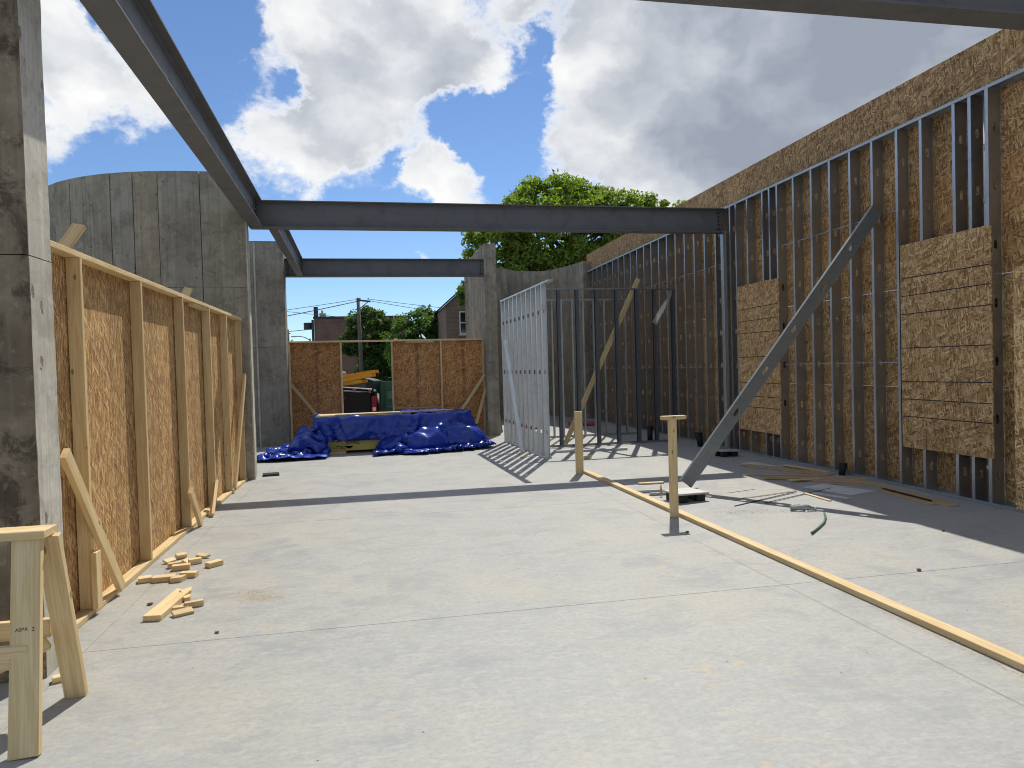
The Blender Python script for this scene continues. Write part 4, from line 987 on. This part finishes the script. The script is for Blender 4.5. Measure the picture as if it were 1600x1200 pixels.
# portable toilets
def toilet(x, y, rz, label):
    t = thing('portable_toilet', (x, y, GZ), label, 'portable toilet')
    Mz = Matrix.Translation((x, y, GZ)) @ Matrix.Rotation(R(rz), 4, 'Z')
    def bx(n, lo, hi, m_, par=t, bev=.01):
        lo, hi = Vector(lo), Vector(hi); s = hi-lo
        return addmesh(n, box_mesh(s.x, s.y, s.z, bev, M[m_]), None, Mz @ Matrix.Translation((lo+hi)/2), par)
    bx('skid', (-.56, -.56, 0), (.56, .56, .09), 'black')
    bx('cabin', (-.54, -.54, .092), (.54, .54, 1.82), 'green', bev=.03)
    dr = bx('door', (-.40, -.575, .16), (.40, -.543, 1.76), 'green')
    for z0 in (.25, .50, .75): bx('door_panel', (-.33, -.592, z0), (.33, -.576, z0+.20), 'green', dr, .008)
    bx('door_panel', (-.33, -.592, 1.0), (.33, -.576, 1.06), 'green_light', dr, .008)
    for x0 in (-.31, .05): bx('vent', (x0, -.592, 1.28), (x0+.26, -.576, 1.52), 'green_light', dr, .02)
    for s in (-1, 1):
        for k in range(3): bx('side_rib', (s*.541-(.02 if s < 0 else 0), -.4+k*.28, .2), (s*.541+(.02 if s > 0 else 0), -.28+k*.28, 1.7), 'green', bev=.006)
    bm = bmesh.new(); n = 8; A = []; B = []
    for i in range(n+1):
        q = -.57+1.14*i/n; zz = 1.84+.13*math.sin(math.pi*i/n)
        A.append((bm.verts.new((q, -.60, zz)), bm.verts.new((q, .60, zz))))
    for p_, q_ in zip(A, A[1:]): bm.faces.new((p_[0], q_[0], q_[1], p_[1]))
    bmesh.ops.solidify(bm, geom=bm.faces[:], thickness=.03)
    addmesh('roof', bm_mesh(bm, 'roof'), M['roof_white'], Mz, t)
toilet(.78, 22.9, -3, 'dark green portable toilet with pale curved roof, right one of the pair')
toilet(-.40, 23.25, 14, 'dark green portable toilet partly behind the truck load, left one of the pair')

# buildings
bb = thing('brick_building', (-1.5, 65, GZ), 'brown brick building with flat roof far behind the left tree', 'building')
box('wall', (-4.55, 60, GZ), (3.0, 72, 6.05), M['brick'], bb)
pa_ = box('parapet_cap', (-4.62, 59.93, 6.055), (3.05, 72.05, 6.22), M['trim_dark'], bb)
box('chimney', (-4.58, 60.3, 6.225), (-4.25, 60.8, 7.05), M['trim_dark'], pa_); box('roof_unit', (-4.15, 60.6, 6.225), (-3.65, 61.4, 6.55), M['cream'], pa_); box('roof_unit', (-4.0, 60.6, 6.56), (-3.85, 61.0, 6.78), M['cream'], pa_)
box('downpipe', (-4.75, 59.86, GZ), (-4.56, 59.99, 5.95), M['trim_dark'], bb)
tag(addmesh('roof_tank', tube_mesh([(-5.05, 60.5, 5.2), (-5.05, 60.5, 5.75)], .38, 14), M['trim_dark']), 'dark drum fixed to the corner of the brick building', 'tank')
hs = thing('brick_house', (7.5, 44, GZ), 'tan brick gabled house behind the concrete fin', 'house')
bm = bmesh.new()
pf = [(4.2, GZ), (4.2, 5.25), (6.6, 7.35), (9.0, 7.35), (11.4, 5.25), (11.4, GZ)]
a = [bm.verts.new((x, 40, z)) for x, z in pf]; b = [bm.verts.new((x, 50, z)) for x, z in pf]
bm.faces.new(a[::-1]); bm.faces.new(b)
for i in range(len(pf)): bm.faces.new((a[i], a[(i+1) % 6], b[(i+1) % 6], b[i]))
bmesh.ops.recalc_face_normals(bm, faces=bm.faces[:])
addmesh('wall', bm_mesh(bm, 'house'), M['brick2'], Matrix(), hs)
for p_, q_ in (((4.05, 45, 5.2), (6.6, 45, 7.42)), ((6.6, 45, 7.43), (9.0, 45, 7.43)), ((9.0, 45, 7.42), (11.55, 45, 5.2))): board('roof_slope', p_, q_, 10.4, .08, M['trim_dark'], hs, side=(0, 1, 0))
def window(par, x0, x1, z0, z1, y):
    w = box('window', (x0, y-.03, z0), (x1, y-.002, z1), M['frame_white'], par)
    zm = (z0+z1)/2
    box('pane', (x0+.07, y-.034, z0+.07), (x1-.07, y-.0305, zm-.035), M['glass'], w); box('pane', (x0+.07, y-.034, zm+.035), (x1-.07, y-.0305, z1-.07), M['glass'], w)
    box('sill', (x0-.06, y-.10, z0-.09), (x1+.06, y-.0305, z0-.005), M['cream'], w)
window(hs, 4.96, 5.45, 3.58, 4.88, 40)
window(hs, 6.6, 7.2, 3.58, 4.88, 40)

# utility pole, lamp, wires
up_ = thing('utility_pole', (-.72, 45, GZ), 'tall wooden utility pole standing behind the open bay', 'pole')
addmesh('shaft', tube_mesh([(-.62, 45, GZ), (-.72, 45, 6.2)], [.14, .10], 10), M['pole'], Matrix(), up_, True)
board('crossarm', (-.80, 44.85, 6.05), (.02, 45.1, 5.98), .10, .10, M['pole'], up_, side=(0, 0, 1)); board('arm_brace', (-.70, 44.86, 5.45), (-.12, 45.0, 5.95), .05, .04, M['pole'], up_, side=(0, 0, 1))
for x in (-.6, -.1): addmesh('insulator', tube_mesh([(x, 45, 6.08), (x, 45, 6.2)], .04, 8), M['white'], Matrix(), up_)
sp = thing('utility_pole', (-6.2, 55, GZ), 'short distant pole left of the brick building', 'pole')
addmesh('shaft', tube_mesh([(-6.05, 55, GZ), (-6.1, 55, 4.9)], .10, 8), M['pole'], Matrix(), sp, True); board('crossarm', (-6.5, 55, 4.6), (-5.9, 55, 4.6), .07, .07, M['pole'], sp, side=(0, 0, 1))
lp = thing('street_lamp', (-4.9, 54, GZ), 'curved-arm street lamp far behind the rear screen', 'lamp')
addmesh('post', tube_mesh([(-4.42, 54, GZ), (-4.42, 54, 4.15)], .06, 8), M['trim_dark'], Matrix(), lp, True)
addmesh('arm', tube_mesh([(-4.42, 54, 4.0), (-4.8, 54, 4.25), (-5.2, 54, 4.33), (-5.5, 54, 4.33)], .03, 6), M['pole'], Matrix(), lp, True); box('lamp_head', (-5.75, 53.9, 4.27), (-5.42, 54.1, 4.36), M['alu'], lp, .02)
def wire(p0, p1, sag, label, r=.016):
    p0, p1 = Vector(p0), Vector(p1)
    tag(tube('overhead_wire', [p0.lerp(p1, i/14)-Vector((0, 0, sag*4*(i/14)*(1-i/14))) for i in range(15)], r, M['wire'], None, 5), label, 'wire', 'overhead wires by the utility pole')
wire((-.70, 45, 6.12), (-20, 47, 4.3), .25, 'topmost wire running left from the utility pole')
wire((-.70, 45, 6.00), (-20, 46, 3.1), .3, 'lower thick wire running left from the utility pole', .026)
wire((-.70, 45, 4.9), (-22, 62, 9.2), .2, 'wire crossing the others as it climbs to the left')
wire((-.10, 45, 6.12), (30, 52, 4.6), .5, 'topmost wire running right from the utility pole')
wire((-.10, 45, 6.02), (28, 50, 3.6), .6, 'lower wire running right from the utility pole towards the house')
wire((-6.1, 55, 4.75), (1.0, 52, 5.6), .15, 'wire passing in front of the brick building', .024)

# ------------------------------------------------------------------ trees
def tree(name, label, base, top, crown, n_cl, n_leaf, lsize, leafm, seed, cl_r=.55, trunk_r=.28, low=0.):
    """crown: list of (centre, radii) ellipsoids; leaf clumps sit through their volume, thicker outside"""
    rg = np.random.default_rng(seed); t = thing(name, base, label, 'tree', None)
    base, top = Vector(base), Vector(top); trunk = [base.lerp(top, k/6)+Vector((rg.normal(0, .08), rg.normal(0, .08), 0))*(k > 0) for k in range(7)]
    bmj = bmesh.new(); tm = [tube_mesh(trunk, [trunk_r*(1-.11*k) for k in range(7)], 10)]
    C = []
    tot = sum(r[0]*r[1]*r[2] for c, r in crown)
    for c, r in crown:
        m_ = max(3, int(n_cl*r[0]*r[1]*r[2]/tot))
        d = rg.normal(size=(m_, 3)); d /= np.linalg.norm(d, axis=1)[:, None]
        q = d*(rg.uniform(.35, 1., (m_, 1))**.5)*np.array(r); C.append(np.array(c)+q)
    C = np.concatenate(C)
    for k in range(0, len(C), max(1, len(C)//26)):
        s = trunk[rg.integers(3, 7)]; e = Vector(C[k]); mid = s.lerp(e, .5)+Vector((0, 0, -.12*(e-s).length))
        tm.append(tube_mesh([s, s.lerp(mid, .6), mid, mid.lerp(e, .5)+Vector((0, 0, .05)), e], [trunk_r*.4, trunk_r*.3, trunk_r*.22, trunk_r*.13, .02], 6))
    for m_ in tm: bmj.from_mesh(m_); bpy.data.meshes.remove(m_)
    addmesh('trunk', bm_mesh(bmj, 'trunk'), M['bark'], Matrix(), t, True)
    per = n_leaf//len(C); N = per*len(C)
    rad = rg.uniform(.55, 1.35, len(C))*cl_r
    d = rg.normal(size=(N, 3)); d /= np.linalg.norm(d, axis=1)[:, None]
    ctr = np.repeat(C, per, 0)+d*(rg.uniform(0, 1, (N, 1))**.42)*np.repeat(rad, per)[:, None]*np.array([1.1, 1.1, .75])
    nr = d*.6+rg.normal(size=(N, 3))*.7+np.array([0, 0, .45]); nr /= np.linalg.norm(nr, axis=1)[:, None]
    a = np.cross(nr, rg.normal(size=(N, 3))); a /= np.linalg.norm(a, axis=1)[:, None]; b = np.cross(nr, a)
    sz = lsize*rg.uniform(.6, 1.3, (N, 1))
    Vv = np.stack([ctr-a*sz, ctr+b*sz*.55-nr*sz*.12, ctr+a*sz-nr*sz*.25, ctr-b*sz*.55-nr*sz*.12], 1).reshape(-1, 3)
    me = bpy.data.meshes.new('crown'); me.vertices.add(4*N); me.vertices.foreach_set('co', Vv.ravel())
    me.loops.add(4*N); me.loops.foreach_set('vertex_index', np.arange(4*N)); me.polygons.add(N); me.polygons.foreach_set('loop_start', np.arange(N)*4)
    me.update(calc_edges=True); me.validate()
    addmesh('crown', me, leafm, Matrix(), t)
    return t
tree('maple_tree', 'large bright green leafy tree rising behind the back right wall', (8.2, 31, GZ), (8.2, 31, 7.5),
     [((8.2, 30.5, 7.6), (3.0, 2.6, 2.2)), ((5.6, 30, 6.9), (1.5, 1.8, 1.5)), ((11.9, 31, 7.9), (2.3, 2.2, 1.6)), ((6.6, 30.5, 8.1), (1.3, 1.3, 1.0)), ((9.4, 31, 8.9), (1.5, 1.5, .9)), ((7.8, 30.5, 9.45), (.9, .8, .6)), ((8.9, 30.8, 9.5), (.7, .7, .5)), ((14.0, 31, 8.5), (1.1, .9, .7)), ((10.9, 31, 9.2), (.9, .9, .6)), ((4.9, 29.5, 5.6), (.9, 1.0, 1.0)), ((7.5, 30.5, 5.6), (2.8, 2.2, 1.3)), ((4.3, 29, 4.9), (.5, .6, .7))], 560, 64000, .098, M['leaf1'], 5, .40, .32)
tree('street_tree', 'dark green tree in front of the brick building beside the utility pole', (.2, 51, GZ), (.13, 51, 3.9),
     [((-.13, 51, 4.3), (1.6, 1.5, 1.7)), ((-1.4, 51, 3.4), (.95, 1., .9)), ((1.15, 51, 2.9), (1.2, 1.3, 1.9)), ((.25, 51, 1.6), (1.7, 1.4, 1.3))], 170, 19000, .12, M['leaf2'], 8, .45, .18)
tree('street_tree', 'rounded green tree between the utility pole and the tan house', (3.1, 46, GZ), (3.1, 46, 4.2),
     [((3.2, 46, 4.3), (1.5, 1.4, 1.35)), ((4.5, 46, 4.3), (.9, 1., 1.1)), ((1.9, 46, 3.6), (.9, 1., 1.0)), ((3.0, 46, 2.6), (2.0, 1.3, 1.1))], 160, 15000, .11, M['leaf3'], 9, .42, .18)
tree('street_tree', 'green branches overhanging the gable of the tan house', (6.6, 37.5, GZ), (6.2, 37.5, 5.2),
     [((5.6, 37.5, 5.6), (.9, .9, .75)), ((5.2, 37.5, 4.9), (.5, .6, .4)), ((6.4, 37.5, 5.0), (1.0, 1., 1.1))], 60, 6000, .10, M['leaf3'], 10, .32, .15)
tree('distant_tree', 'low distant tree behind the left end of the rear screen', (-7.6, 70, GZ), (-7.6, 70, 3.6),
     [((-7.4, 70, 3.6), (1.5, 1.3, 1.0)), ((-5.6, 70, 3.3), (1.0, 1.2, .8))], 40, 3000, .14, M['leaf3'], 12, .5, .2)
